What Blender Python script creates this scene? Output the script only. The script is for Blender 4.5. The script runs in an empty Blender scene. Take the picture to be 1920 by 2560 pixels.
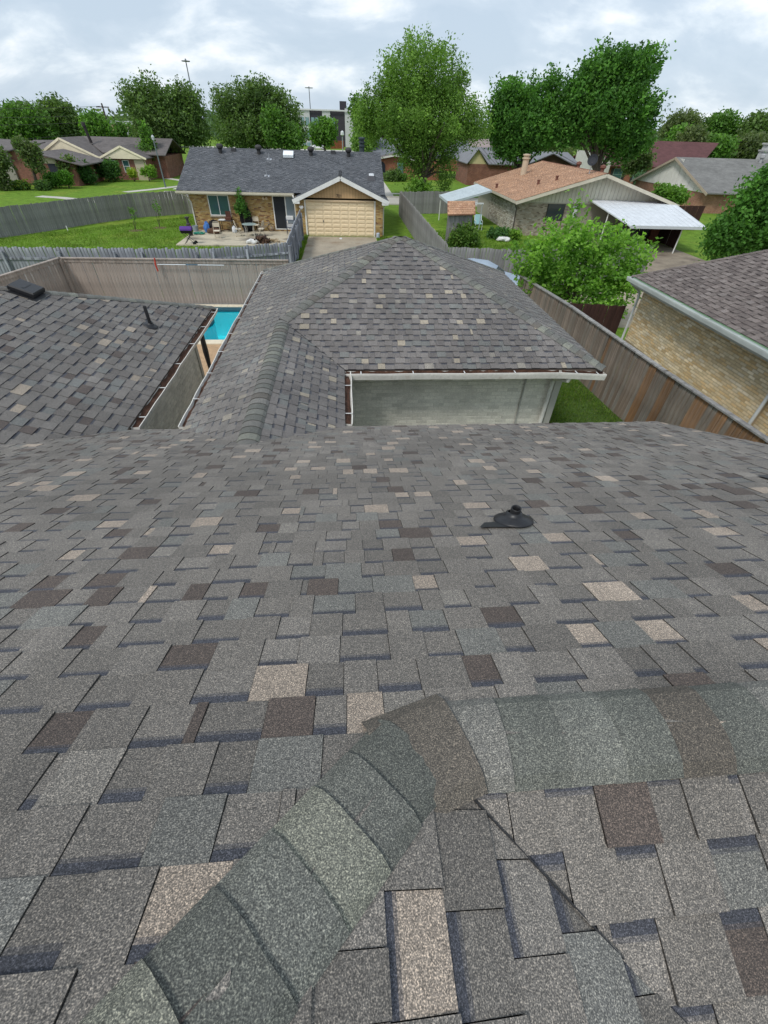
import bpy, math, random
import numpy as np
from mathutils import Vector, Matrix
R = math.radians
rng = np.random.default_rng(7)
random.seed(7)
scene = bpy.context.scene
COL = scene.collection
H = 6.3                                                   # eye height above the ground

# ------------------------------------------------------------------ camera
PITCH, YAW, ROLL, FPX = 0.74337694, 0.0959231, 0.03436045, 1056.9
def cam_axes():
    cy, sy = math.cos(YAW), math.sin(YAW)
    f = Vector((sy, cy, 0)); r = Vector((cy, -sy, 0)); u = Vector((0, 0, 1))
    f2 = f * math.cos(PITCH) - u * math.sin(PITCH)
    u2 = u * math.cos(PITCH) + f * math.sin(PITCH)
    r3 = r * math.cos(ROLL) + u2 * math.sin(ROLL)
    u3 = u2 * math.cos(ROLL) - r * math.sin(ROLL)
    return r3, u3, f2
AX = cam_axes()
cam = bpy.data.cameras.new('camera'); cam_o = bpy.data.objects.new('camera', cam); COL.objects.link(cam_o)
m = Matrix((AX[0], AX[1], -AX[2])).transposed().to_4x4(); m.translation = (0, 0, H)
cam_o.matrix_world = m
cam.sensor_fit = 'HORIZONTAL'; cam.sensor_width = 36; cam.lens = 36 * FPX / 1920
cam.clip_start = 0.05; cam.clip_end = 4000
scene.camera = cam_o

# ------------------------------------------------------------------ sky
SUN_EL, SUN_AZ = 53, 226                                  # degrees; azimuth clockwise from +Y
w = bpy.data.worlds.new('World'); scene.world = w; w.use_nodes = True
nt = w.node_tree; nt.nodes.clear()
def N(tree, typ, **kw):
    n = tree.nodes.new(typ)
    for k, v in kw.items():
        if k.startswith('i_'): n.inputs[int(k[2:])].default_value = v
        else: setattr(n, k, v)
    return n
L = nt.links.new
out = N(nt, 'ShaderNodeOutputWorld'); bg = N(nt, 'ShaderNodeBackground'); bg.inputs[1].default_value = 0.092
sky = N(nt, 'ShaderNodeTexSky', sky_type='NISHITA', sun_disc=False, sun_elevation=R(SUN_EL), sun_rotation=R(SUN_AZ))
tc = N(nt, 'ShaderNodeTexCoord'); sep = N(nt, 'ShaderNodeSeparateXYZ'); L(tc.outputs['Generated'], sep.inputs[0])
zz = N(nt, 'ShaderNodeMath', operation='MAXIMUM', i_1=0.0); L(sep.outputs[2], zz.inputs[0])
za = N(nt, 'ShaderNodeMath', operation='ADD', i_1=0.48); L(zz.outputs[0], za.inputs[0])
dv = N(nt, 'ShaderNodeVectorMath', operation='DIVIDE'); cb = N(nt, 'ShaderNodeCombineXYZ')
for i in range(3): L(za.outputs[0], cb.inputs[i])
L(tc.outputs['Generated'], dv.inputs[0]); L(cb.outputs[0], dv.inputs[1])
mp = N(nt, 'ShaderNodeMapping'); mp.inputs['Location'].default_value = (3.1, 1.7, 0); mp.inputs['Scale'].default_value = (2.7, 4.0, 0.6); L(dv.outputs[0], mp.inputs[0])
no = N(nt, 'ShaderNodeTexNoise'); no.inputs['Scale'].default_value = 1.0; no.inputs['Detail'].default_value = 8; no.inputs['Roughness'].default_value = 0.56; no.inputs['Distortion'].default_value = 0.25
L(mp.outputs[0], no.inputs[0])
cr = N(nt, 'ShaderNodeValToRGB'); e = cr.color_ramp
e.elements[0].position = 0.40; e.elements[0].color = (4.3, 5.15, 6.1, 1)
e.elements[1].position = 0.62; e.elements[1].color = (7.7, 7.95, 8.4, 1)
x = e.elements.new(0.49); x.color = (4.8, 5.6, 6.5, 1)
x = e.elements.new(0.55); x.color = (5.9, 6.6, 7.3, 1)
L(no.outputs['Fac'], cr.inputs[0])
mx = N(nt, 'ShaderNodeMixRGB', i_0=0.9); L(sky.outputs[0], mx.inputs[1]); L(cr.outputs[0], mx.inputs[2])
L(mx.outputs[0], bg.inputs[0]); L(bg.outputs[0], out.inputs[0])
sd = bpy.data.lights.new('sun', 'SUN'); sd.energy = 1.5; sd.angle = R(13); sd.color = (1, .965, .91)
so = bpy.data.objects.new('sun', sd); COL.objects.link(so)
az, el = R(SUN_AZ), R(SUN_EL)
sv = Vector((math.sin(az) * math.cos(el), math.cos(az) * math.cos(el), math.sin(el)))
so.rotation_euler = sv.to_track_quat('Z', 'Y').to_euler(); so.location = (0, 0, 60)
vs = scene.view_settings; vs.view_transform = 'Standard'; vs.look = 'None'; vs.exposure = 0.58; vs.gamma = 1; vs.use_curve_mapping = False
scene.render.film_transparent = False

# ------------------------------------------------------------------ measuring helpers (photograph pixel -> point in the place)
K = 1920 / 1659
def ray(x, y):
    d = AX[0] * (x - 960) - AX[1] * (y - 1280) + AX[2] * FPX
    return d.normalized()
def atY(x, y, Y):
    d = ray(x, y); d = d * (Y / d.y); return Vector((d.x, d.y, d.z + H))
def atZ(x, y, z=0.0):
    d = ray(x, y); d = d * ((z - H) / d.z); return Vector((d.x, d.y, z))
def depth(p): return (Vector(p) - Vector((0, 0, H))).dot(AX[2])
def pix(p):
    q = Vector(p) - Vector((0, 0, H)); z = q.dot(AX[2])
    if z < .05: return None
    return 960 + FPX * q.dot(AX[0]) / z, 1280 - FPX * q.dot(AX[1]) / z

# ------------------------------------------------------------------ objects
def tag(o, label=None, cat=None, group=None, kind=None):
    if label: o['label'] = label
    if cat: o['category'] = cat
    if group: o['group'] = group
    if kind: o['kind'] = kind
    return o
def thing(name, label, cat, loc=(0, 0, 0), group=None):
    o = bpy.data.objects.new(name, None); COL.objects.link(o); o.location = loc; o.empty_display_size = .2
    return tag(o, label, cat, group)
def link(o, parent):
    COL.objects.link(o)
    if parent is not None:
        o.parent = parent
        if parent.type == 'EMPTY': o.matrix_parent_inverse = Matrix.Translation(-Vector(parent.location))
        else: o.matrix_parent_inverse = Matrix.Identity(4)
    return o
def copy_thing(r, delta, label, group=None, rotz=0):
    def cp(o, par):
        c = o.copy(); COL.objects.link(c)
        if par is not None: c.parent = par
        for ch in o.children: cp(ch, c)
        return c
    c = cp(r, None); c.location = Vector(r.location) + Vector(delta); c.rotation_euler = (0, 0, rotz)
    c['label'] = label
    if group: c['group'] = group
    return c

class MB:
    def __init__(s): s.v = []; s.f = []; s.t = []; s.m = []
    def poly(s, pts, t=(.5, .5, .5), m=0):
        b = len(s.v); s.v.extend(tuple(p) for p in pts); s.f.append(tuple(range(b, b + len(pts)))); s.t.append(tuple(t)); s.m.append(m)
    def hexa(s, p, t=(.5, .5, .5), m=0, bottom=True):      # p: 4 lower, 4 upper (same winding, ccw from above)
        b = len(s.v); s.v.extend(tuple(q) for q in p)
        fs = [(4, 5, 6, 7), (0, 1, 5, 4), (1, 2, 6, 5), (2, 3, 7, 6), (3, 0, 4, 7)] + ([(3, 2, 1, 0)] if bottom else [])
        for f in fs: s.f.append(tuple(b + i for i in f)); s.t.append(tuple(t)); s.m.append(m)
    def box(s, lo, hi, t=(.5, .5, .5), m=0):
        x0, y0, z0 = lo; x1, y1, z1 = hi
        s.hexa([(x0, y0, z0), (x1, y0, z0), (x1, y1, z0), (x0, y1, z0), (x0, y0, z1), (x1, y0, z1), (x1, y1, z1), (x0, y1, z1)], t, m)
    def bar(s, p, q, w, h, t=(.5, .5, .5), m=0, up=(0, 0, 1)):
        p, q = Vector(p), Vector(q); d = (q - p).normalized(); u = Vector(up)
        if abs(d.dot(u)) > .98: u = Vector((0, 1, 0))
        sd = d.cross(u).normalized() * (w / 2); u = sd.cross(d).normalized() * (h / 2)
        s.hexa([p - sd - u, p + sd - u, q + sd - u, q - sd - u, p - sd + u, p + sd + u, q + sd + u, q - sd + u], t, m)
    def tube(s, pts, rad, n=8, t=(.5, .5, .5), m=0, cap=True):
        pts = [Vector(p) for p in pts]; rad = rad if hasattr(rad, '__len__') else [rad] * len(pts)
        b = len(s.v); ref = Vector((.31, .23, .92))
        for i, p in enumerate(pts):
            d = (pts[min(i + 1, len(pts) - 1)] - pts[max(i - 1, 0)]).normalized()
            a = d.cross(ref if abs(d.dot(ref)) < .97 else Vector((1, 0, 0))).normalized(); c = d.cross(a)
            for k in range(n):
                an = 2 * math.pi * k / n; s.v.append(tuple(p + (a * math.cos(an) + c * math.sin(an)) * rad[i]))
        for i in range(len(pts) - 1):
            for k in range(n):
                k2 = (k + 1) % n; s.f.append((b + i * n + k, b + i * n + k2, b + (i + 1) * n + k2, b + (i + 1) * n + k)); s.t.append(tuple(t)); s.m.append(m)
        if cap:
            s.f.append(tuple(b + k for k in reversed(range(n)))); s.t.append(tuple(t)); s.m.append(m)
            e0 = b + (len(pts) - 1) * n; s.f.append(tuple(e0 + k for k in range(n))); s.t.append(tuple(t)); s.m.append(m)
    def lathe(s, prof, c, n=16, t=(.5, .5, .5), m=0, axis=None):
        c = Vector(c); ax = Vector(axis).normalized() if axis else Vector((0, 0, 1))
        a = ax.cross(Vector((0, 1, 0)) if abs(ax.y) < .9 else Vector((1, 0, 0))).normalized(); d = ax.cross(a)
        b = len(s.v)
        for r, z in prof:
            for k in range(n):
                an = 2 * math.pi * k / n; s.v.append(tuple(c + ax * z + (a * math.cos(an) + d * math.sin(an)) * r))
        for i in range(len(prof) - 1):
            for k in range(n):
                k2 = (k + 1) % n; s.f.append((b + i * n + k, b + i * n + k2, b + (i + 1) * n + k2, b + (i + 1) * n + k)); s.t.append(tuple(t)); s.m.append(m)
    def build(s, name, mats, parent=None, smooth=False):
        me = bpy.data.meshes.new(name); me.from_pydata(s.v, [], s.f)
        for mm in (mats if isinstance(mats, (list, tuple)) else [mats]): me.materials.append(mm)
        if len(set(s.m)) > 1 or (s.m and s.m[0]): me.polygons.foreach_set('material_index', s.m)
        a = me.attributes.new('tint', 'FLOAT_COLOR', 'FACE'); arr = np.ones((len(s.f), 4), np.float32); arr[:, :3] = s.t; a.data.foreach_set('color', arr.ravel())
        if smooth: me.polygons.foreach_set('use_smooth', [True] * len(s.f))
        me.update(); o = bpy.data.objects.new(name, me); return link(o, parent)
def inst(name, mesh, parent, loc, rot=(0, 0, 0), scale=(1, 1, 1)):
    o = bpy.data.objects.new(name, mesh); link(o, parent); o.location = loc; o.rotation_euler = rot; o.scale = scale; return o

# ------------------------------------------------------------------ materials
def material(name, col=(.5, .5, .5), rough=.85, tint=False, noise=(), objrand=0.0, stretch=(1, 1, 1), second=None, bump=0.0, bscale=60, metal=0.0, spec=.3, second2=None, coords='Object'):
    """noise: (scale, amount, detail); second: (colour, scale, lo, hi, stretch) mixes another colour in by noise"""
    M = bpy.data.materials.new(name); M.use_nodes = True; t = M.node_tree; lk = t.links.new
    b = t.nodes['Principled BSDF']; b.inputs['Roughness'].default_value = rough; b.inputs['Metallic'].default_value = metal; b.inputs['Specular IOR Level'].default_value = spec
    co = N(t, 'ShaderNodeTexCoord').outputs[coords]
    def mapped(st):
        mpn = N(t, 'ShaderNodeMapping'); mpn.inputs['Scale'].default_value = st; lk(co, mpn.inputs[0]); return mpn.outputs[0]
    if tint:
        at = N(t, 'ShaderNodeAttribute', attribute_name='tint'); c = at.outputs['Color']
    else:
        rgb = N(t, 'ShaderNodeRGB'); rgb.outputs[0].default_value = (*col, 1); c = rgb.outputs[0]
    for sec in (second, second2):
        if sec:
            c2, sc, lo, hi, st = sec
            nz = N(t, 'ShaderNodeTexNoise'); nz.inputs['Scale'].default_value = sc; nz.inputs['Detail'].default_value = 5; lk(mapped(st), nz.inputs[0])
            mr = N(t, 'ShaderNodeMapRange'); mr.inputs[1].default_value = lo; mr.inputs[2].default_value = hi; lk(nz.outputs['Fac'], mr.inputs[0])
            mxn = N(t, 'ShaderNodeMixRGB'); mxn.inputs[2].default_value = (*c2, 1); lk(mr.outputs[0], mxn.inputs[0]); lk(c, mxn.inputs[1]); c = mxn.outputs[0]
    fac = None
    def mulv(v):
        nonlocal fac
        if fac is None: fac = v; return
        q = N(t, 'ShaderNodeMath', operation='MULTIPLY'); lk(fac, q.inputs[0]); lk(v, q.inputs[1]); fac = q.outputs[0]
    for nn in noise:
        sc, am, det = nn[:3]; st = nn[3] if len(nn) > 3 else stretch
        nz = N(t, 'ShaderNodeTexNoise'); nz.inputs['Scale'].default_value = sc; nz.inputs['Detail'].default_value = det; lk(mapped(st), nz.inputs[0])
        mr = N(t, 'ShaderNodeMapRange'); mr.inputs[1].default_value = .3; mr.inputs[2].default_value = .7; mr.inputs[3].default_value = 1 - am; mr.inputs[4].default_value = 1 + am; lk(nz.outputs['Fac'], mr.inputs[0]); mulv(mr.outputs[0])
    if objrand:
        oi = N(t, 'ShaderNodeObjectInfo'); mr = N(t, 'ShaderNodeMapRange'); mr.inputs[3].default_value = 1 - objrand; mr.inputs[4].default_value = 1 + objrand; lk(oi.outputs['Random'], mr.inputs[0]); mulv(mr.outputs[0])
    if fac is not None:
        vm = N(t, 'ShaderNodeVectorMath', operation='SCALE'); lk(c, vm.inputs[0]); lk(fac, vm.inputs['Scale']); c = vm.outputs[0]
    lk(c, b.inputs['Base Color'])
    if bump:
        nz = N(t, 'ShaderNodeTexNoise'); nz.inputs['Scale'].default_value = bscale; nz.inputs['Detail'].default_value = 3; lk(mapped(stretch), nz.inputs[0])
        bp = N(t, 'ShaderNodeBump'); bp.inputs['Strength'].default_value = bump; bp.inputs['Distance'].default_value = .01; lk(nz.outputs['Fac'], bp.inputs['Height']); lk(bp.outputs[0], b.inputs['Normal'])
    return M

def shingle_material(name, gran=1.0):
    M = bpy.data.materials.new(name); M.use_nodes = True; t = M.node_tree; lk = t.links.new
    b = t.nodes['Principled BSDF']; b.inputs['Roughness'].default_value = .8; b.inputs['Specular IOR Level'].default_value = .5
    co = N(t, 'ShaderNodeTexCoord').outputs['Object']; at = N(t, 'ShaderNodeAttribute', attribute_name='tint')
    def noise(sc, det, st=(1, 1, 1)):
        mpn = N(t, 'ShaderNodeMapping'); mpn.inputs['Scale'].default_value = st; lk(co, mpn.inputs[0])
        nz = N(t, 'ShaderNodeTexNoise'); nz.inputs['Scale'].default_value = sc; nz.inputs['Detail'].default_value = det; lk(mpn.outputs[0], nz.inputs[0]); return nz
    g = noise(330, 2); ramp = N(t, 'ShaderNodeValToRGB'); r = ramp.color_ramp
    r.elements[0].position = .30; r.elements[0].color = (.30, .30, .30, 1); r.elements[1].position = .72; r.elements[1].color = (2.7, 2.55, 2.35, 1)
    q = r.elements.new(.48); q.color = (.72, .72, .72, 1); q = r.elements.new(.57); q.color = (1.12, 1.1, 1.07, 1)
    lk(g.outputs['Fac'], ramp.inputs[0])
    g2 = noise(110, 1); hs = N(t, 'ShaderNodeMapRange'); hs.inputs[1].default_value = .3; hs.inputs[2].default_value = .7; hs.inputs[3].default_value = .82; hs.inputs[4].default_value = 1.18; lk(g2.outputs['Fac'], hs.inputs[0])
    big = noise(.8, 6); hb = N(t, 'ShaderNodeMapRange'); hb.inputs[1].default_value = .3; hb.inputs[2].default_value = .7; hb.inputs[3].default_value = .86; hb.inputs[4].default_value = 1.14; lk(big.outputs['Fac'], hb.inputs[0])
    stn = noise(1.3, 6, (2.4, .4, .4)); st_ = N(t, 'ShaderNodeMapRange'); st_.inputs[1].default_value = .52; st_.inputs[2].default_value = .74; st_.inputs[3].default_value = 1.0; st_.inputs[4].default_value = 1.22; lk(stn.outputs['Fac'], st_.inputs[0])
    s0 = N(t, 'ShaderNodeMath', operation='MULTIPLY'); lk(hb.outputs[0], s0.inputs[0]); lk(st_.outputs[0], s0.inputs[1])
    sc = N(t, 'ShaderNodeMath', operation='MULTIPLY'); lk(hs.outputs[0], sc.inputs[0]); lk(s0.outputs[0], sc.inputs[1])
    mu = N(t, 'ShaderNodeMixRGB', blend_type='MULTIPLY', i_0=1.0); lk(at.outputs['Color'], mu.inputs[1]); lk(ramp.outputs[0], mu.inputs[2])
    vm = N(t, 'ShaderNodeVectorMath', operation='SCALE'); lk(mu.outputs[0], vm.inputs[0]); lk(sc.outputs[0], vm.inputs['Scale']); lk(vm.outputs[0], b.inputs['Base Color'])
    bp = N(t, 'ShaderNodeBump'); bp.inputs['Strength'].default_value = .55; bp.inputs['Distance'].default_value = .003; lk(g.outputs['Fac'], bp.inputs['Height']); lk(bp.outputs[0], b.inputs['Normal'])
    return M

def leaf_material(name, trans=.35):
    M = bpy.data.materials.new(name); M.use_nodes = True; t = M.node_tree; lk = t.links.new; t.nodes.clear()
    o = N(t, 'ShaderNodeOutputMaterial'); at = N(t, 'ShaderNodeAttribute', attribute_name='tint')
    d = N(t, 'ShaderNodeBsdfPrincipled'); d.inputs['Roughness'].default_value = .55; d.inputs['Specular IOR Level'].default_value = .18; lk(at.outputs['Color'], d.inputs['Base Color'])
    tr = N(t, 'ShaderNodeBsdfTranslucent'); mu = N(t, 'ShaderNodeMixRGB', blend_type='MULTIPLY', i_0=1.0); mu.inputs[2].default_value = (1.25, 1.35, .6, 1); lk(at.outputs['Color'], mu.inputs[1]); lk(mu.outputs[0], tr.inputs[0])
    mix = N(t, 'ShaderNodeMixShader', i_0=trans); lk(d.outputs[0], mix.inputs[1]); lk(tr.outputs[0], mix.inputs[2]); lk(mix.outputs[0], o.inputs[0]); return M

def glass_material(name, col=(.03, .05, .055), rough=.06):
    return material(name, col, rough, spec=.8)
def water_material():
    M = bpy.data.materials.new('pool_water'); M.use_nodes = True; t = M.node_tree; lk = t.links.new; t.nodes.clear()
    o = N(t, 'ShaderNodeOutputMaterial'); tr = N(t, 'ShaderNodeBsdfTransparent'); tr.inputs[0].default_value = (.55, .97, 1.0, 1)
    gl = N(t, 'ShaderNodeBsdfGlossy'); gl.inputs['Roughness'].default_value = .03
    fr = N(t, 'ShaderNodeFresnel'); fr.inputs[0].default_value = 1.33
    nz = N(t, 'ShaderNodeTexNoise'); nz.inputs['Scale'].default_value = 2.2; nz.inputs['Detail'].default_value = 3
    bp = N(t, 'ShaderNodeBump'); bp.inputs['Strength'].default_value = .08; lk(nz.outputs['Fac'], bp.inputs['Height']); lk(bp.outputs[0], gl.inputs['Normal']); lk(bp.outputs[0], fr.inputs['Normal'])
    mix = N(t, 'ShaderNodeMixShader'); lk(fr.outputs[0], mix.inputs[0]); lk(tr.outputs[0], mix.inputs[1]); lk(gl.outputs[0], mix.inputs[2]); lk(mix.outputs[0], o.inputs[0]); return M

SH = shingle_material('asphalt_shingle')
DECK = material('roof_underlay', (.022, .022, .024), .95)
LEAF = leaf_material('leaf', .42); LEAFB = leaf_material('young_leaf', .5)
BARK = material('bark', (.085, .07, .055), .95, noise=((9, .35, 4, (1, 1, .25)),), bump=.5, bscale=14)
WHITE = material('white_paint', (.72, .72, .70), .5, noise=((3, .08, 4), (25, .05, 3)))
CREAM = material('cream_paint', (.60, .55, .44), .6, noise=((1.2, .07, 4), (14, .05, 3)))
GREYTRIM = material('grey_trim_paint', (.42, .41, .37), .6, noise=((2, .1, 4),))
GUTTER = material('gutter_paint', (.66, .64, .59), .42, noise=((2.5, .12, 5), (20, .07, 3)), second=((.30, .23, .16), 5, .62, .82, (1, 1, 1)))
LITTER = material('leaf_litter', (.06, .029, .018), .95, noise=((9, .55, 5), (60, .45, 2)), bump=.8, bscale=40)
BRICKT = material('brick_face', tint=True, rough=.9, noise=((3, .1, 3), (45, .14, 3)), bump=.25, bscale=90)
MORTAR = material('mortar', (.30, .285, .25), .95, noise=((30, .12, 3),))
MORTARG = material('painted_mortar', (.63, .605, .54), .95, noise=((30, .12, 3),))
TINT = material('painted_surface', tint=True, rough=.7, noise=((2.2, .08, 4), (18, .06, 3)))
TINTM = material('matte_surface', tint=True, rough=.92, noise=((4, .14, 4), (30, .12, 3)))
METAL = material('galvanised_metal', (.55, .57, .6), .38, metal=.6, noise=((5, .1, 4),))
BLACKP = material('black_plastic', (.012, .012, .014), .42, noise=((40, .25, 3),), spec=.5)
DARKM = material('dark_metal', (.03, .03, .033), .5, metal=.3, noise=((14, .2, 3),))
GLASS = glass_material('window_glass'); GLASSG = glass_material('green_window_glass', (.05, .12, .115), .12)
WATER = water_material()
def wood(name, col, sec, objr=.2, lo=.45, hi=.7, s=.5, col3=None):
    return material(name, col, .92, noise=((11, .24, 5, (1.6, 1.6, .09)), (45, .16, 3, (1.5, 1.5, .06)), (2.0, .12, 3)), objrand=objr, second=(sec, 3.2, lo, hi, (2.2, 2.2, .22)), second2=col3, bump=.3, bscale=40, coords='Object')
W_BEIGE = wood('beige_stained_wood', (.32, .275, .24), (.25, .21, .18), .07)
W_GREY = wood('weathered_grey_wood', (.25, .245, .235), (.165, .16, .155), .16)
W_WHITE = wood('peeling_whitewash_wood', (.36, .38, .42), (.14, .145, .165), .16, .42, .58)
W_BROWN = wood('brown_fence_wood', (.20, .155, .12), (.21, .185, .16), .22, .46, .66)
W_ORANGE = wood('damp_brown_fence_wood', (.225, .125, .062), (.18, .14, .11), .25, .45, .7)
W_OLD = wood('grey_brown_fence_wood', (.20, .18, .155), (.15, .115, .085), .2, .45, .62)
W_DARK = wood('dark_red_fence_wood', (.05, .024, .019), (.035, .018, .015), .15)
W_BARN = wood('orange_cedar_wood', (.30, .10, .045), (.22, .08, .04), .12)

# =================================================================== SETTING
GRASS = material('lawn_grass', (.12, .21, .026), .95, noise=((1.6, .22, 5), (9, .22, 5), (70, .35, 3)), second=((.17, .23, .035), .35, .52, .72, (1, 1, 1)), second2=((.06, .125, .018), 2.4, .58, .78, (1, 1, 1)), bump=.6, bscale=60, spec=.08)
CONC = material('concrete', (.33, .285, .22), .92, noise=((.8, .14, 5), (6, .1, 4), (60, .1, 3)), second=((.25, .19, .13), .9, .55, .75, (1, 1, 1)))
ROADM = material('road_concrete', (.46, .44, .40), .92, noise=((.4, .08, 4), (5, .07, 4)))
PATIOM = material('patio_concrete', (.46, .41, .31), .92, noise=((.7, .12, 5), (7, .08, 4)), second=((.20, .175, .14), .55, .5, .66, (1, 1, 1)))
PEBBLE = material('pebble_deck', (.42, .28, .165), .9, noise=((55, .4, 3), (4, .1, 3)), bump=.5, bscale=80)
COPING = material('pool_coping', (.66, .58, .44), .8, noise=((7, .08, 4),))
PLASTER = material('pool_plaster', (.07, .72, .78), .8, noise=((.8, .1, 4),))
GRAVEL = material('grey_gravel', (.20, .20, .19), .95, noise=((40, .45, 3), (3, .12, 3)), bump=.8, bscale=60)
SOIL = material('bare_soil', (.15, .10, .065), .97, noise=((6, .25, 4), (40, .2, 3)))

def sheet(name, pts, z, mat_, kind='structure'):
    b = MB(); b.poly([(p[0], p[1], z) for p in pts]); o = b.build(name, mat_); tag(o, kind=kind); return o
def ribbon(name, line, width, z, mat_):
    b = MB(); line = [Vector((p[0], p[1], 0)) for p in line]; sd = []
    for i, p in enumerate(line):
        d = (line[min(i + 1, len(line) - 1)] - line[max(i - 1, 0)]).normalized(); sd.append(Vector((-d.y, d.x, 0)) * width / 2)
    for i in range(len(line) - 1):
        b.poly([line[i] - sd[i] + Vector((0, 0, z)), line[i + 1] - sd[i + 1] + Vector((0, 0, z)), line[i + 1] + sd[i + 1] + Vector((0, 0, z)), line[i] + sd[i] + Vector((0, 0, z))])
    return tag(b.build(name, mat_), kind='structure')

# lawn sheet out to the horizon, with the pool basin cut out of it
def build_ground():
    b = MB(); px0, px1, py0, py1 = -9.9, -3.2, 16.2, 21.05; S = 2200
    xs = [-S, px0, px1, S]; ys = [-S, py0, py1, S]
    for i in range(3):
        for j in range(3):
            if i == 1 and j == 1: continue
            b.poly([(xs[i], ys[j], 0), (xs[i + 1], ys[j], 0), (xs[i + 1], ys[j + 1], 0), (xs[i], ys[j + 1], 0)])
    tag(b.build('ground', GRASS), kind='structure')
build_ground()
# pool deck around the basin, coping, basin, water
def build_pool():
    out_ = [(-9.6, 16.75), (-3.5, 16.75), (-3.5, 20.7), (-5.75, 20.7), (-5.95, 20.55), (-5.95, 19.6), (-5.75, 19.35), (-5.72, 18.75), (-6.0, 18.35), (-9.6, 18.35)]
    out_ = [(-9.6, 16.75), (-3.5, 16.75), (-3.5, 20.7), (-9.6, 20.7), (-9.6, 19.55), (-5.96, 19.55), (-5.72, 19.3), (-5.74, 18.85), (-6.05, 18.3), (-9.6, 18.3)]
    b = MB()                                           # deck sheets left, near, right, far
    for q in (((-9.9, 14.0), (-2.0, 14.0), (-2.0, 16.36), (-9.9, 16.36)), ((-14, 10.5), (-9.9, 10.5), (-9.9, 21.2), (-14, 21.2)), ((-9.9, 9.0), (-2.0, 9.0), (-2.0, 14.0), (-9.9, 14.0)), ((-3.2, 16.36), (-2.0, 16.36), (-2.0, 21.05), (-3.2, 21.05))):
        b.poly([(x, y, .006) for x, y in q])
    tag(b.build('pool_deck', PEBBLE), kind='structure')
    b = MB(); b.poly([(x, y, .010) for x, y in ((-13.5, 21.0), (-2.0, 21.0), (-2.0, 21.28), (-13.5, 21.28))]); tag(b.build('gravel_strip', GRAVEL), kind='structure')
    t = thing('swimming_pool', 'turquoise swimming pool with cream coping between the two roofs', 'pool', (-6, 18.5, 0))
    # shell
    b = MB()
    n = len(out_)
    for i in range(n):
        p, q = out_[i], out_[(i + 1) % n]
        b.poly([(p[0], p[1], .03), (q[0], q[1], .03), (q[0], q[1], -1.25), (p[0], p[1], -1.25)])
    b.poly([(x, y, -1.25) for x, y in out_])
    b.build('basin', PLASTER, t)
    b = MB()
    for i in range(n):
        p, q = Vector((*out_[i], 0)), Vector((*out_[(i + 1) % n], 0)); d = (q - p).normalized(); nn = Vector((d.y, -d.x, 0)) * .015
        b.poly([p - nn + Vector((0, 0, .028)), q - nn + Vector((0, 0, .028)), q - nn + Vector((0, 0, -.17)), p - nn + Vector((0, 0, -.17))], (.05, .11, .14))
    b.build('tile_band', TINT, t)
    b = MB(); b.poly([(x, y, -.10) for x, y in out_]); b.build('water', WATER, t)
    b = MB()
    def slab(x0, y0, x1, y1): b.box((x0, y0, -.02), (x1, y1, .05))
    x = -9.6
    while x < -3.5:
        x1 = min(x + .6, -3.45); slab(x, 16.36, x1 - .008, 16.76); slab(x, 20.69, x1 - .008, 21.0); x += .6
    y = 16.77
    while y < 20.65: slab(-3.51, y, -3.2, min(y + .6, 20.68) - .008); y += .6
    pts = [(-9.6, 18.3), (-6.05, 18.3), (-5.74, 18.85), (-5.72, 19.3), (-5.96, 19.55), (-9.6, 19.55)]
    b.hexa([(-9.6, 18.32, -.02), (-6.06, 18.32, -.02), (-5.96, 19.53, -.02), (-9.6, 19.53, -.02), (-9.6, 18.32, .052), (-6.06, 18.32, .052), (-5.96, 19.53, .052), (-9.6, 19.53, .052)])
    b.hexa([(-6.055, 18.33, -.02), (-5.75, 18.86, -.02), (-5.73, 19.29, -.02), (-5.958, 19.53, -.02), (-6.055, 18.33, .052), (-5.75, 18.86, .052), (-5.73, 19.29, .052), (-5.958, 19.53, .052)])
    b.build('coping', COPING, t)
build_pool()
# paving
sheet('side_yard', [(4.4, 4.0), (8.5, 4.0), (7.6, 15.8), (4.4, 15.4)], .004, material('shaded_lawn', (.05, .085, .02), .95, noise=((3, .3, 5), (30, .3, 3)), spec=.1))  # darker lawn sheet; the shade between the fences is put into its colour
sheet('alley', [(-2.4, 18.2), (70, 18.2), (70, 23.6), (-2.4, 23.6)], .004, CONC)
sheet('driveway', [(-2.75, 23.6), (2.25, 23.6), (2.25, 37.1), (-2.75, 37.1)], .008, CONC)
sheet('own_driveway', [(5.0, 15.4), (7.0, 15.4), (7.0, 18.2), (5.0, 18.2)], .008, CONC)
sheet('carport_driveway', [(16.6, 23.6), (24.2, 23.6), (24.2, 38.0), (16.6, 38.0)], .008, material('dark_concrete', (.24, .20, .15), .93, noise=((.8, .2, 5), (6, .12, 4)), second=((.14, .11, .085), .7, .5, .7, (1, 1, 1))))  # darker, browner concrete tone than the alley, with mottled patches
b = MB(); b.box((-11.15, 33.3, -.05), (-3.55, 38.45, .08)); tag(b.build('patio_slab', PATIOM), kind='structure')
sheet('street', [(-20, 54.5), (90, 54.5), (90, 60.3), (-20, 60.3)], .004, ROADM)
for y0, y1 in ((54.3, 54.5), (60.3, 60.5)):
    b = MB(); b.box((-20, y0, -.05), (90, y1, .12)); tag(b.build('kerb', ROADM), kind='structure')
sheet('pavement', [(-20, 63.4), (90, 63.4), (90, 64.6), (-20, 64.6)], .006, ROADM)
def px_path(name, pts, wd, z=.006): return ribbon(name, [atZ(x * K, y * K) for x, y in pts], wd, z, ROADM)
px_path('path', ((83, 424), (130, 427), (178, 432), (215, 437)), 1.1)
px_path('path', ((270, 415), (330, 409), (398, 401)), 1.1)
px_path('path', ((345, 383), (400, 391)), 1.0)
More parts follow.
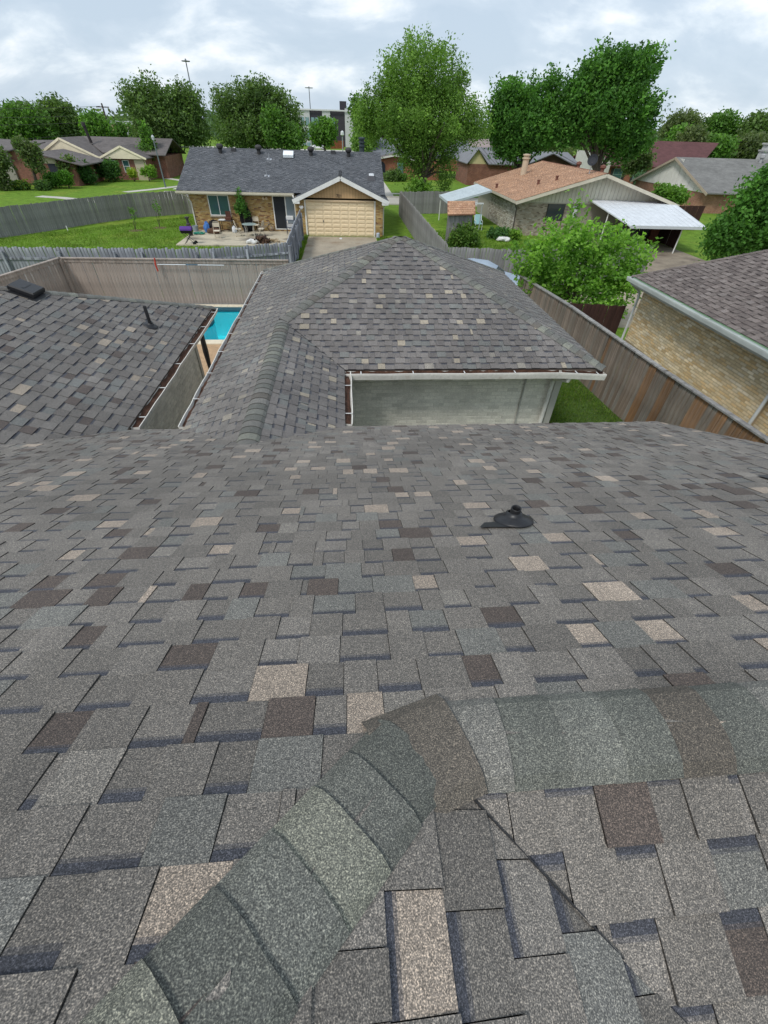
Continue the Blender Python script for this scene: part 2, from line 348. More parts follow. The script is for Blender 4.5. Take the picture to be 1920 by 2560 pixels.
sheet('far_road', [(-45, 158), (40, 156), (40, 166), (-45, 168)], .004, ROADM)
sheet('driveway', [(3.4, 60.5), (5.8, 60.5), (5.8, 81), (3.4, 81)], .003, ROADM)

# =================================================================== SHINGLE ROOFS
PAL_OWN = [((.166, .152, .136), 42), ((.184, .169, .152), 24), ((.148, .136, .122), 16), ((.165, .163, .150), 9), ((.33, .275, .225), 12), ((.092, .073, .063), 13), ((.20, .185, .165), 4)]
BAND = (.055, .058, .072); EDGE = (.05, .049, .05)
def pick(pal):
    r = random.uniform(0, sum(w for _, w in pal))
    for c, w_ in pal:
        r -= w_
        if r <= 0: break
    k = random.uniform(.9, 1.1); return (c[0] * k, c[1] * k, c[2] * k)
def special(c, pal):
    m0 = pal[0][0]; return not (.70 < sum(c) / sum(m0) < 1.36)
def clip_poly(poly, hp, f):
    for a, b_, c in hp:
        outp = []
        for i in range(len(poly)):
            p, q = poly[i], poly[(i + 1) % len(poly)]
            xp, yp = f(p); xq, yq = f(q); dp = a * xp + b_ * yp - c; dq = a * xq + b_ * yq - c
            if dp <= 0: outp.append(p)
            if dp * dq < 0:
                s_ = dp / (dp - dq); outp.append((p[0] + (q[0] - p[0]) * s_, p[1] + (q[1] - p[1]) * s_))
        poly = outp
        if len(poly) < 3: return []
    return poly
def shingles(O, down, t, urange, vmax, hp, pal, e=.143, tabs=(.085, .185), gaps=(.085, .175), hpsel=None, band=BAND, coarse=False, thick=1.0):
    """architectural shingles on the plane through O (a point of the eave) that falls along `down` with slope t"""
    O = Vector(O); d = Vector((*down, 0)).normalized(); V = (Vector((0, 0, t)) - d).normalized(); Nn = Vector((d.x * t, d.y * t, 1)).normalized(); U = V.cross(Nn).normalized()
    f = lambda p: (O.x + U.x * p[0] + V.x * p[1], O.y + U.y * p[0] + V.y * p[1])
    pieces = []; j = 0; spec_row = {}
    while j * e < vmax:
        spec_last = False
        v0, v1 = j * e, (j + 1) * e + .004; u = urange[0] + random.uniform(-.3, 0); tab = random.random() < .5
        vo = random.uniform(-.003, .003)
        while u < urange[1]:
            wd = random.uniform(*(tabs if tab else gaps)); g = .0009
            if random.random() < .06: wd = random.uniform(.025, .05)
            a, b_ = u + g, u + wd - g; hb, ht = ((.0125, .004) if tab else (.0055, .0022)); hb += random.uniform(-.001, .0015); hb *= thick
            hps = hpsel(f(((a + b_) / 2, (v0 + v1) / 2))) if hpsel else hp
            c = pick(pal)
            while special(c, pal) and (spec_last or spec_row.get(round(u / .12)) == j - 1): c = pick(pal)
            spec_last = special(c, pal)
            if spec_last:
                for q in range(-1, 3): spec_row[round(u / .12) + q] = j
            fs = []
            hh = lambda v: hb + (ht - hb) * (v - v0) / e
            P = lambda uu, vv: O + U * uu + V * vv + Nn * hh(vv)
            full = [(a, v0 + vo), (b_, v0 + vo), (b_, v1), (a, v1)]
            cl = clip_poly(full, hps, f)
            if cl:
                inside = len(cl) == 4 and all(abs(p[0] - q[0]) + abs(p[1] - q[1]) < 1e-6 for p, q in zip(cl, full))
                if tab or coarse and not band: fs.append(([P(*p) for p in cl], c))
                else:
                    bw = random.uniform(.028, .040); vb = v0 + e - bw
                    lo = clip_poly([(a, v0 + vo), (b_, v0 + vo), (b_, vb), (a, vb)], hps, f); hi = clip_poly([(a, vb), (b_, vb), (b_, v1), (a, v1)], hps, f)
                    if lo: fs.append(([P(*p) for p in lo], c))
                    kb = random.uniform(.85, 1.15)
                    if hi and coarse: fs.append(([P(*p) for p in hi], tuple(x * kb for x in band)))
                    elif hi:
                        vm_ = vb + bw * .3; h0 = clip_poly([(a, vb), (b_, vb), (b_, vm_), (a, vm_)], hps, f); h1 = clip_poly([(a, vm_), (b_, vm_), (b_, v1), (a, v1)], hps, f)
                        if h0: fs.append(([P(*p) for p in h0], tuple(x * kb * .55 + y_ * .45 for x, y_ in zip(band, c))))
                        if h1: fs.append(([P(*p) for p in h1], tuple(x * kb for x in band)))
                if inside:
                    B = lambda uu, vv: O + U * uu + V * vv - Nn * .002
                    ec = tuple(x * .1 + y_ * .25 for x, y_ in zip(c, band or EDGE))  # butt edge colour darkened to carry the shadow line under each course
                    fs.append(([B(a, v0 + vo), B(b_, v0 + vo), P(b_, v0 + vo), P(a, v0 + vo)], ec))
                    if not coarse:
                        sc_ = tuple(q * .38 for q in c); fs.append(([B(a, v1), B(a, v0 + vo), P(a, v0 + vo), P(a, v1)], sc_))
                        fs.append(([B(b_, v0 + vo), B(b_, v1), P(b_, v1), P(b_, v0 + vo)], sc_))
                pieces.append((fs, P((a + b_) / 2, (v0 + v1) / 2), wd * e * (1 if len(cl) > 2 else .3), Nn))
            u += wd; tab = not tab
        j += 1
    return pieces
def shown(c, area, Nn):
    q = pix(c)
    if q is None or not (-20 < q[0] < 1940 and -20 < q[1] < 2580): return 0
    d = Vector((0, 0, H)) - c; r = d.length
    return area * max(0, Nn.dot(d) / r) / (r * r)
def emit_pieces(pieces, t, name, rest, mats, nmax):
    order = sorted(range(len(pieces)), key=lambda i: -shown(*pieces[i][1:4])) if nmax else []
    top = set(order[:nmax]); rb = MB()
    for i, pc in enumerate(pieces):
        if i in top:
            b = MB()
            for pts, c in pc[0]: b.poly(pts, c)
            b.build(name, mats, t)
        else:
            for pts, c in pc[0]: rb.poly(pts, c)
    if rb.f: tag(rb.build(rest, mats, t), kind='stuff')
PAL_CAP = [((.116, .120, .109), 10), ((.138, .142, .128), 8), ((.17, .176, .15), 3), ((.118, .109, .096), 4), ((.15, .148, .138), 6)]
PAL_NEAR = [((.112, .117, .103), 9), ((.138, .142, .126), 6), ((.195, .198, .162), 5), ((.112, .098, .081), 7), ((.155, .152, .138), 5)]
def caps(t, P0, P1, n1, n2, w_=.138, e=.145, pal=PAL_CAP, stuff=None, ek=.55):
    P0, P1 = Vector(P0), Vector(P1); d = (P1 - P0); Ln = d.length; d.normalize(); n1, n2 = Vector(n1).normalized(), Vector(n2).normalized()
    def side(a, o):
        s_ = a.cross(d).normalized(); return -s_ if s_.dot(o) > 0 else s_
    s1, s2 = side(n1, n2), side(n2, n1); up = (n1 + n2).normalized(); n = max(1, int(Ln / e)); sb = MB()
    last = None
    for i in range(n):
        c = pick(pal)
        while last is not None and len(pal) > 2 and sum(abs(p - q) for p, q in zip(c, last)) < .045: c = pick(pal)
        last = c; b = sb if stuff else MB(); wob = random.uniform(-.006, .006); cA = random.uniform(-.004, .004)
        x0, x1 = i * Ln / n, (i + 1) * Ln / n + .03; rows = []
        for x_, lift in ((x0, .023), (x1, .010)):
            base = P0 + d * (x_ + wob); r_ = []
            for s_, nn, ff in ((s1, n1, 1), (s1, n1, .72), (s1, n1, .48), (s1, n1, .26), (None, None, 0), (s2, n2, .26), (s2, n2, .48), (s2, n2, .72), (s2, n2, 1)):
                dp = up * (-.019 * max(0, 1 - ff * w_ / .11) ** 2 + lift * .8 + .014)      # the strip bends over the ridge in an arc
                if s_ is None: r_.append(base + dp)
                else: r_.append(base + s_ * (w_ * ff) + dp - nn * (.015 if ff == 1 else 0) + d * (cA * (1 - 2 * ff) if s_ is s1 else -cA * (1 - 2 * ff)))
            rows.append(r_)
        k = len(rows[0])
        for q in range(k - 1): b.poly([rows[0][q], rows[0][q + 1], rows[1][q + 1], rows[1][q]][::-1], c)
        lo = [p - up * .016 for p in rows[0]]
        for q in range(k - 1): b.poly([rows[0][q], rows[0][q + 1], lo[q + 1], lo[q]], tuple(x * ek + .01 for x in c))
        for q, nn in ((0, n1), (k - 1, n2)):
            b.poly([rows[0][q], rows[1][q], rows[1][q] - nn * .014, rows[0][q] - nn * .022], EDGE)
        if not stuff: b.build('cap_shingle', SH, t)
    if stuff: tag(sb.build(stuff, SH, t), kind='stuff')

T = 5 / 12
def zp1(y): return 5.267 - T * y
own = thing('brick_house', 'grey shingled house under the camera with painted brick wings', 'house', (0, 6, 0))
X_E, Y_E = 4.72, 5.45; AP = Vector((.15, .40, zp1(.40)))
pieces = []
def selP1(c):
    base = [(1, 0, X_E), (0, 1, 99)]
    return base + ([(0, -1, -.40)] if c[0] > .15 else [(1, -1, -.25)])
pieces += shingles((0, Y_E, zp1(Y_E)), (0, 1), T, (-X_E, 11.5), 10.8, [], PAL_OWN, hpsel=selP1, thick=.72)
pieces += shingles((3.2, 0, AP.z - T * 3.05), (1, 0), T, (-6, 1.2), 7.5, [(-1, 1, .25), (1, 1, .55), (0, -1, 3.0)], PAL_OWN)
pieces += shingles((0, -3.0, AP.z - T * 3.4), (0, -1), T, (-6, X_E), 3.72, [(-1, -1, -.55), (0, 1, .40), (1, 0, X_E)], PAL_OWN)
# link wing: ridge along Y, then the square hip roof of the garage
XL, XI, XM, YG0, YG1, XR, ZE = -2.40, -.10, -1.25, 7.39, 14.41, 4.80, 3.0
ZR = ZE + T * (XM - XL)
half = (YG1 - YG0) / 2; RA = Vector((XL + half, YG0 + half, ZE + T * half)); RB = Vector((XR - half, YG0 + half, ZE + T * half))
YJ = YG0 + (ZR - ZE) / T                                     # link ridge meets the garage hip
PAL_GAR = [((.146, .136, .131), 40), ((.167, .156, .150), 24), ((.122, .113, .111), 18), ((.150, .154, .149), 10), ((.31, .275, .22), 5), ((.23, .215, .19), 3)]
PAL_SIDE = [((.158, .149, .140), 40), ((.176, .166, .156), 24), ((.136, .127, .121), 16), ((.158, .160, .153), 10), ((.24, .22, .185), 4)]
def selL(c):                                              # left slope shared by link wing and garage
    hp = [(0, 1, 99), (-1, 0, -XL)]
    return hp + ([(1, 0, XM)] if c[1] < YJ else [(1, -1, XL - YG0), (1, 1, XL + YG1), (1, 0, RA.x)])
pieces += shingles((XL, 9, ZE), (-1, 0), T, (-5.5, 5.3), half * 1.09, [], PAL_SIDE, hpsel=selL)
pieces += shingles((XI, 6, ZE), (1, 0), T, (-2.1, 3.3), 1.26, [(-1, 0, -XM), (1, 1, XI + YG0)], PAL_GAR, thick=1.1)
pieces += shingles((0, YG0, ZE), (0, -1), T, (XL - .1, XR), half * 1.09, [(-1, 1, YG0 - XL), (1, 1, XR + YG0), (0, 1, RA.y), (-1, -1, -(XI + YG0) + .0)], PAL_GAR, thick=1.2)
pieces += shingles((XR, 9, ZE), (1, 0), T, (-1.65, 5.5), half * 1.09, [(-1, 1, YG1 - XR), (-1, -1, -(XR + YG0))], PAL_SIDE)
pieces += shingles((0, YG1, ZE), (0, 1), T, (-XR, -XL), half * 1.09, [(-1, -1, -(XL + YG1)), (1, -1, XR - YG1)], PAL_SIDE, coarse=True)
# left wing
XW, YW, RW = -3.18, 10.9, 4.1
PAL_LW = [((.150, .140, .131), 40), ((.168, .158, .148), 24), ((.129, .119, .112), 16), ((.148, .152, .147), 10), ((.285, .245, .2), 7), ((.092, .075, .068), 7)]
pieces += shingles((XW, 7, ZE), (1, 0), T, (-3.6, 3.9), RW * 1.09, [(-1, 1, YW - XW), (-1, 0, -(XW - RW))], PAL_LW, tabs=(.13, .26), gaps=(.1, .19), thick=1.05)
pieces += shingles((XW - 3, YW, ZE), (0, 1), T, (-4, 6), RW * 1.09, [(1, -1, XW - YW), (-1, 0, 11.5)], PAL_LW, coarse=True)
emit_pieces(pieces, own, 'shingle', 'shingle_field', SH, 300)
# roof underlay just below
b = MB(); dz = Vector((0, 0, -.006))
def deck(pts): b.poly([Vector(p) + dz for p in pts], (.02, .02, .02))
deck([(X_E, Y_E, zp1(Y_E)), (-12, Y_E, zp1(Y_E)), (-12, -4.6, zp1(-4.6)), (-4.85, -4.6, zp1(-4.6)), AP, (X_E, .4, AP.z)])
deck([AP, (-3.25, -3.0, AP.z + T * 3.4), (3.55, -3.0, AP.z - T * 3.4)])
deck([AP, (3.55, -3.0, AP.z - T * 3.4), (X_E, -3.0, AP.z - T * 3.4), (X_E, .4, AP.z)])
JP = Vector((XM, YJ, ZR)); RJ = Vector((XM, 4.2, ZR))
deck([(XL, 3.7, ZE), (XL, YG1, ZE), RA, JP, RJ])
deck([(XI, YG0, ZE), (XI, 3.7, ZE), RJ, JP])
deck([(XI, YG0, ZE), (XR, YG0, ZE), RB, RA, JP])
deck([(XR, YG0, ZE), (XR, YG1, ZE), RB]); deck([(XR, YG1, ZE), (XL, YG1, ZE), RA, RB])
deck([(XW, 3, ZE), (XW, YW, ZE), (XW - RW, YW - RW, ZE + T * RW), (XW - RW, 3, ZE + T * RW)])
deck([(XW, YW, ZE), (XW - 8.5, YW, ZE), (XW - 8.5, YW - RW, ZE + T * RW), (XW - RW, YW - RW, ZE + T * RW)])
b.build('roof_deck', DECK, own)
# soffit / fascia masses under the eaves
b = MB(); g = (.16, .125, .10)
fz0, fz1 = ZE - .20, ZE - .012
def fascia(p, q): b.bar((p[0], p[1], (fz0 + fz1) / 2), (q[0], q[1], (fz0 + fz1) / 2), .03, fz1 - fz0, g)
fascia((XW - .03, 5.4), (XW - .03, YW - .02)); fascia((XL + .03, 5.4), (XL + .03, YG1)); fascia((XI - .03, 5.42), (XI - .03, YG0 + .03))
fascia((XI, YG0 + .03), (XR, YG0 + .03)); fascia((XR - .03, YG0), (XR - .03, YG1)); fascia((XL, YG1 - .03), (XR, YG1 - .03)); fascia((XI, Y_E - .04), (X_E, Y_E - .04)); fascia((XW, Y_E - .04), (XL, Y_E - .04)); fascia((XW, YW - .03), (XW - 8, YW - .03))
b.bar((X_E - .03, Y_E, zp1(Y_E) - .11), (X_E - .03, .4, AP.z - .11), .03, .18, g)
b.build('fascia', TINTM, own)
b = MB(); s = (.5, .48, .43)
for x0, y0, x1, y1 in ((XW - .45, 5.4, XW - .045, YW - .05), (XL + .045, 5.4, XL + .45, YG1 - .05), (XI - .45, 5.4, XI - .045, YG0), (XI, YG0 + .045, XR - .045, YG0 + .5), (XR - .5, YG0 + .5, XR - .045, YG1 - .05), (XI, Y_E - .5, X_E - .05, Y_E - .055)):
    b.box((x0, y0, ZE - .21), (x1, y1, ZE - .19), s)
b.build('soffit', TINT, own)
# hip and ridge caps
nP1 = (0, T, 1); nHE = (T, 0, 1); nBK = (0, -T, 1); nL = (-T, 0, 1); nR = (T, 0, 1); nF = (0, -T, 1)
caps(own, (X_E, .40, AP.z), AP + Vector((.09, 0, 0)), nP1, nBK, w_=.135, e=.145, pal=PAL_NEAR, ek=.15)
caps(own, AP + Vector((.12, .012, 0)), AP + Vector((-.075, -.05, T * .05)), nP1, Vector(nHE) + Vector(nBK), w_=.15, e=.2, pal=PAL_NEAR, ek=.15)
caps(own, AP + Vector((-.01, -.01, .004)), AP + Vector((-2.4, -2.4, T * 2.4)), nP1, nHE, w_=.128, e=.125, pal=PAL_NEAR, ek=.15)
caps(own, (XM, 4.25, ZR), JP, nL, nR, w_=.15)
caps(own, JP, RA, nL, nF); caps(own, (XR, YG0, ZE), RB, nR, nF); caps(own, (XL, YG1, ZE), RA, nL, nP1); caps(own, (XR, YG1, ZE), RB, nR, nP1); caps(own, RA, RB, nF, nP1)
caps(own, (XW, YW, ZE), (XW - RW, YW - RW, ZE + T * RW), nR, nP1)
# gutters with leaf litter and hangers
def gutter(t, P0, P1, outd, mat_=GUTTER, litter=True, hang=.95, wob=.010, wdt=.125, face=False):
    P0, P1 = Vector(P0), Vector(P1); o = Vector((*outd, 0)); d = (P1 - P0); Ln = d.length; d.normalize(); n = max(2, int(Ln / .35)); b = MB(); th = .006
    ring = [(0, .0), (0, -.115), (wdt * .88, -.115), (wdt * .96, -.06), (wdt, -.03), (wdt, .004), (wdt - .016, .004), (wdt - .016, -.03), (wdt * .85, -.115 + th), (th, -.115 + th), (th, 0)]
    if not face: ring = [(0, .0), (0, -.10), (wdt * .66, -.10), (wdt * .94, -.022), (wdt, .004), (wdt - .012, .004), (wdt - .02, -.02), (wdt * .62, -.10 + th), (th, -.10 + th), (th, 0)]
    rows = []
    for i in range(n + 1):
        jz = random.uniform(-wob, wob); jo = random.uniform(-wob, wob); c = P0 + d * (Ln * i / n)
        rows.append([c + o * (x_ + (jo if x_ > .05 else 0)) + Vector((0, 0, z_ + (jz if x_ > .05 else 0) - .03)) for x_, z_ in ring])
    k = len(ring)
    for i in range(n):
        for q in range(k): b.poly([rows[i][q], rows[i][(q + 1) % k], rows[i + 1][(q + 1) % k], rows[i + 1][q]], (.66, .64, .59))
    b.poly(rows[0][:6]); b.poly(rows[-1][:6][::-1])
    go = b.build('gutter', mat_, t)
    if litter:
        lb = MB(); m_ = n * 3
        pr = []
        for i in range(m_ + 1):
            c = P0 + d * (.03 + (Ln - .06) * i / m_)
            pr.append([c + o * x_ + Vector((0, 0, -.085 + random.uniform(0, .03) + hh)) for x_, hh in ((.008, .045), (.04, .015), (.07, .01), (wdt - .028 + random.uniform(-.012, .008), .0))])
        for i in range(m_):
            for q in range(3): lb.poly([pr[i][q], pr[i][q + 1], pr[i + 1][q + 1], pr[i + 1][q]])
        lb.build('leaf_litter', LITTER, go)
    if hang:
        hb = MB(); x_ = .3
        while x_ < Ln:
            c = P0 + d * x_ + Vector((0, 0, -.026)); hb.bar(c, c + o * wdt, .018, .006, (.58, .58, .57)); x_ += hang
        hb.build('gutter_hanger', TINT, go)
    return go
gz = ZE
gutter(own, (XW, 5.56, gz), (XW, YW - .02, gz), (1, 0))
gutter(own, (XL, YG1 - .1, gz), (XL, 5.56, gz), (-1, 0))
gutter(own, (XW + .0, Y_E, gz - .05), (XL - .0, Y_E, gz - .05), (0, 1), litter=False, hang=.5, wob=.004)
gutter(own, (XI, 5.58, gz), (XI, YG0 - .01, gz), (1, 0), wob=.012)
gutter(own, (XI + .0, YG0, gz), (XR - .85, YG0, gz - .005), (0, -1), wob=.004, face=True)
gutter(own, (XR - .86, YG0, gz - .006), (XR + .02, YG0, gz - .05), (0, -1), wob=.003, hang=.42, face=True)
gutter(own, (XI + .02, Y_E, gz - .052), (X_E, Y_E, gz - .056), (0, 1), litter=False, wob=.004, hang=0)
# walls: painted brick
def brick_pieces(P0, P1, z0, z1, nrm, tintf, bw=.205, bh=.068, mo=.011, holes=(), proud=.006, soldier=False):
    P0, P1 = Vector((*P0, 0)), Vector((*P1, 0)); d = (P1 - P0); Ln = d.length; d.normalize(); n = Vector((*nrm, 0)); pieces = []; r = 0; z = z0
    while z + bh * .6 < z1:
        zt = min(z + bh, z1); u = -(bw + mo) / 2 if r % 2 else 0
        while u < Ln:
            a, b_ = max(u, 0), min(u + bw, Ln); u += bw + mo
            if b_ - a < .03: continue
            cu, cz = (a + b_) / 2, (z + zt) / 2
            if any(h[0] - .02 < cu < h[1] + .02 and h[2] - .01 < cz < h[3] + .01 for h in holes): continue
            c = tintf(); q = proud + random.uniform(-.0015, .002)
            f0 = [P0 + d * a + Vector((0, 0, z)), P0 + d * b_ + Vector((0, 0, z)), P0 + d * b_ + Vector((0, 0, zt)), P0 + d * a + Vector((0, 0, zt))]
            ch = Vector((0, 0, .003)); f1 = [f0[0] + n * q + d * .003 + ch, f0[1] + n * q - d * .003 + ch, f0[2] + n * q - d * .003 - ch, f0[3] + n * q + d * .003 - ch]
            fs = [(f1, c)] + [([f0[i], f0[(i + 1) % 4], f1[(i + 1) % 4], f1[i]], tuple(x * .95 for x in c)) for i in range(4)]
            pieces.append((fs, f1[0], bw * bh, n))
        z += bh + mo; r += 1
    return pieces
def own_brick():
    k = random.choice((1, 1, 1, 1.03, .98, .95, .9, .84)) * random.uniform(.95, 1.05); return (.71 * k, .685 * k, .61 * k)
ZW = ZE - .2; GWY = YG0 + .5; LWX = XW - .45
bp_ = brick_pieces((XI - .45, GWY), (XR - .5, GWY), 0, ZW, (0, -1), own_brick) + brick_pieces((LWX, YW - .6), (LWX, 5.0), 0, ZW, (1, 0), own_brick, holes=((4.55, 5.6, .3, 2.3),))
emit_pieces(bp_, own, 'brick', 'brick_field', BRICKT, 300)
b = MB(); gy = (.30, .31, .275)
b.box((XI - .45, GWY + .001, 0), (XR - .5, GWY + .2, ZW), gy); b.box((XR - .7, GWY + .2, 0), (XR - .5, YG1 - .5, ZW), gy); b.box((XL + .5, YG1 - .7, 0), (XR - .7, YG1 - .5, ZW), gy)
b.box((XL + .45, 4.6, 0), (XL + .65, YG1 - .7, ZW), gy); b.box((XI - .65, 4.6, 0), (XI - .451, GWY + .001, ZW), gy)
b.box((LWX - .2, 4.9, 0), (LWX - .001, YW - .6, ZW), gy); b.box((LWX - 7.6, YW - .8, 0), (LWX - .2, YW - .6, ZW), gy)
b.box((XI - .451, 4.7, 0), (X_E - .3, 4.9, ZW), gy); b.box((X_E - .5, -2.6, 0), (X_E - .3, 4.7, ZW + .1), gy); b.box((-12, 4.7, 0), (LWX - .2, 4.9, ZW), gy); b.box((LWX - .2, 4.7, 0), (XL + .45, 4.9, ZW), gy)
b.build('wall', MORTARG, own)
b = MB()                                                # gable wall under the right rake
b.hexa([(X_E - .5, -2.6, ZW + .1), (X_E - .3, -2.6, ZW + .1), (X_E - .3, 4.9, ZW + .1), (X_E - .5, 4.9, ZW + .1), (X_E - .5, -.1, AP.z - .32), (X_E - .3, -.1, AP.z - .32), (X_E - .3, .6, AP.z - .28), (X_E - .5, .6, AP.z - .28)], gy); b.build('gable_wall', MORTARG, own)
b = MB(); b.box((XR - .62, GWY - .03, 0), (XR - .48, GWY - .008, ZW)); b.box((XR - .49, GWY - .008, 0), (XR - .476, GWY + .14, ZW)); b.build('corner_board', GREYTRIM, own)
b = MB(); b.box((LWX + .009, YW - .70, 0), (LWX + .03, YW - .56, ZW)); b.box((LWX - .12, YW - .60, 0), (LWX + .009, YW - .575, ZW)); b.build('corner_board', GREYTRIM, own)
b = MB(); b.tube([(3.55, GWY - .03, 0), (3.55, GWY - .03, ZW)], .018, 8, (.42, .415, .385)); b.build('conduit_pipe', TINT, own)
b = MB(); dn = (.62, .61, .57); px_, py_ = XR - .66, YG0 - .07
b.tube([(px_, py_, gz - .13), (px_, py_ + .02, gz - .22), (px_ - .05, GWY - .16, gz - .36), (px_ - .06, GWY - .09, gz - .45), (px_ - .06, GWY - .09, .12), (px_ - .06, GWY - .25, .05)], .042, 8, dn); b.build('downspout', TINT, own)
b = MB(); fr = (.05, .045, .04)
b.box((LWX - .04, 4.95, .25), (LWX + .02, 5.05, 2.35), fr); b.box((LWX - .04, 5.75, .25), (LWX + .025, 5.86, 2.4), fr); b.box((LWX - .04, 5.05, 2.28), (LWX + .02, 5.75, 2.4), fr)
wo = b.build('window', TINT, own); b = MB(); b.box((LWX + .002, 5.05, .25), (LWX + .010, 5.75, 2.28)); b.build('pane', GLASS, wo)
# valley lines: cut edges of the overlapping slopes
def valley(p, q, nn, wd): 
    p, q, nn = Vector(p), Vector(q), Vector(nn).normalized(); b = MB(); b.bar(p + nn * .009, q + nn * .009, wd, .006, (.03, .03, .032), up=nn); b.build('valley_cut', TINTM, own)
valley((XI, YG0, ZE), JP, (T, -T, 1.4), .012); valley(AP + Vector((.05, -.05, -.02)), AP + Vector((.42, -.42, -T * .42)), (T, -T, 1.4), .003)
# plumbing vents and box vents on the roof
nP = Vector(nP1).normalized()
def on_P1(x_, y_, h=.013): return Vector((x_, y_, zp1(y_))) + nP * h
def vent_pipe(t, base, n, down, ph=.085, fl=.15):
    n = Vector(n).normalized(); d = Vector(down).normalized(); sd = d.cross(n).normalized(); b = MB(); bl = (.02, .02, .022)
    q = []                                              # soft flashing sheet tucked under the upslope course
    for a in range(20):
        an = 2 * math.pi * a / 20; q.append(base + d * (fl * .92 * math.cos(an)) + sd * (fl * math.sin(an)) + n * .004)
    b.poly(q)
    b.poly([base - d * .02 - sd * fl * .98 + n * .005, base - d * .03 - sd * (fl + .07) + n * .006, base - d * .10 - sd * (fl + .12) + n * .006, base - d * .12 - sd * .03 + n * .007])
    fo = b.build('flashing', BLACKP, t)
    b = MB(); b.lathe([(fl * .99, .002), (fl * .97, .012), (fl * .80, .016), (fl * .74, .026), (fl * .52, .028), (fl * .47, .04), (.052, .045), (.048, .056), (.036, .058)], base, 24, axis=n); b.build('rubber_boot', BLACKP, t, True)
    b = MB(); up = Vector((0, 0, 1)); p0 = base + n * .02; b.lathe([(.031, 0), (.031, ph), (.029, ph + .004), (.024, ph), (.024, .02)], p0, 16, axis=up); b.lathe([(.0, .02), (.024, .02)], p0, 16, axis=up)
    b.build('vent_pipe', BLACKP, t, True)
vent_pipe(own, on_P1(.97, 1.80), nP1, (0, 1, -T), ph=.075, fl=.12)
nLW = Vector((T, 0, 1)).normalized()
def on_LW(x_, y_, h=.012): return Vector((x_, y_, ZE + T * (XW - x_))) + nLW * h
vent_pipe(own, on_LW(-3.84, 8.80), nLW, (1, 0, -T), ph=.34, fl=.13)
def box_vent(t, c, n, down, sz=.21, h=.10):
    n, d = Vector(n).normalized(), Vector(down).normalized(); sd = n.cross(d).normalized(); b = MB()
    def ring(a, bb, hh): return [c - d * bb - sd * a + n * hh, c + d * bb - sd * a + n * hh, c + d * bb + sd * a + n * hh, c - d * bb + sd * a + n * hh]
    b.poly(ring(sz * 1.35, sz * 1.35, .004)); lo = ring(sz, sz, .012); mid = ring(sz, sz, h * .75); tp = ring(sz * .93, sz * .93, h)
    for r0, r1 in ((lo, mid), (mid, tp)):
        for i in range(4): b.poly([r0[i], r0[(i + 1) % 4], r1[(i + 1) % 4], r1[i]])
    b.poly(tp); q = ring(sz * .6, .02, h + .004); b.poly(q)
    b.build('roof_vent', BLACKP, t)
box_vent(own, on_LW(-5.55, 8.42), nLW, (1, 0, -T), .19, .09)
box_vent(own, on_P1(3.62, 2.33), nP1, (0, 1, -T), .19, .07)
b = MB(); b.tube([(-3.98, 12.0, 0), (-3.98, 12.0, 2.35)], [.035, .03], 8); b.tube([(-3.98, 12.0, .7), (-3.98, 12.0, 1.5), (-3.98, 12.0, 2.2), (-3.98, 12.0, 2.42)], [.03, .075, .055, .012], 10); b.lathe([(.0, .02), (.24, .02), (.24, .07), (.05, .09)], (-3.98, 12.0, 0), 18)
tag(b.build('patio_umbrella', BLACKP), 'closed black patio umbrella standing beside the pool deck', 'umbrella')

# =================================================================== NEIGHBOUR HOUSE ON THE RIGHT
PAL_N = [((.135, .112, .104), 40), ((.165, .14, .13), 26), ((.105, .086, .08), 20), ((.19, .165, .155), 8)]
nb = thing('brick_house', 'tan brick house with a brown shingled roof along the right fence', 'house', (11, 10, 0))
XN, ZN = 9.26, 2.85
pc = shingles((XN, 8, ZN), (-1, 0), T, (-6.8, 6), 5.6, [(.65, 1, 14.7 + .65 * XN)], PAL_N, tabs=(.15, .2), gaps=(.13, .19), band=(.042, .032, .03))
emit_pieces(pc, nb, 'shingle', 'shingle_field', SH, 300)
b = MB()
hx = XN + 5.2; hy = 14.7 - .65 * 5.2; hz = ZN + T * 5.2
b.poly([(XN, 2, ZN - .006), (hx, 2, hz - .006), (hx, hy, hz - .006), (XN, 14.7, ZN - .006)], (.02, .02, .02)); b.poly([(XN, 14.7, ZN - .006), (hx, hy, hz - .006), (22, hy, hz - .006), (22, 14.7, ZN - .006)], (.12, .1, .095))
b.poly([(hx, 2, hz - .006), (22, 2, hz - .006), (22, hy, hz - .006), (hx, hy, hz - .006)], (.12, .1, .095))
b.build('roof_deck', TINTM, nb)
nh = Vector((.30, .46, 1))
caps(nb, (XN, 14.7, ZN), (hx, hy, hz), (-T, 0, 1), (0, .64, 1), pal=[((.13, .108, .10), 3), ((.16, .135, .125), 2)], stuff='cap_shingle_row')
gutter(nb, (XN, 2.0, ZN), (XN, 14.75, ZN), (-1, 0), mat_=material('aluminium_gutter', (.60, .64, .62), .35, metal=.25, noise=((2, .1, 4),)), litter=False, hang=1.2, wob=.004, wdt=.13, face=True)
b = MB(); b.box((XN - .01, 2.0, ZN - .03), (XN + .03, 14.7, ZN - .008), (.20, .33, .19)); b.build('drip_edge', TINT, nb)
b = MB(); b.box((XN + .03, 2.0, ZN - .24), (XN + .055, 14.7, ZN - .032), (.45, .45, .42)); b.box((XN + .055, 2.0, ZN - .26), (XN + .5, 14.7, ZN - .24), (.42, .40, .36)); b.build('soffit', TINT, nb)
def tan_brick():
    k = random.uniform(.85, 1.15); c = random.choice([(.64, .515, .32)] * 5 + [(.69, .585, .40)] * 3 + [(.59, .435, .235)] * 3 + [(.72, .63, .47)]); return tuple(x * k for x in c)
WXN = 9.75
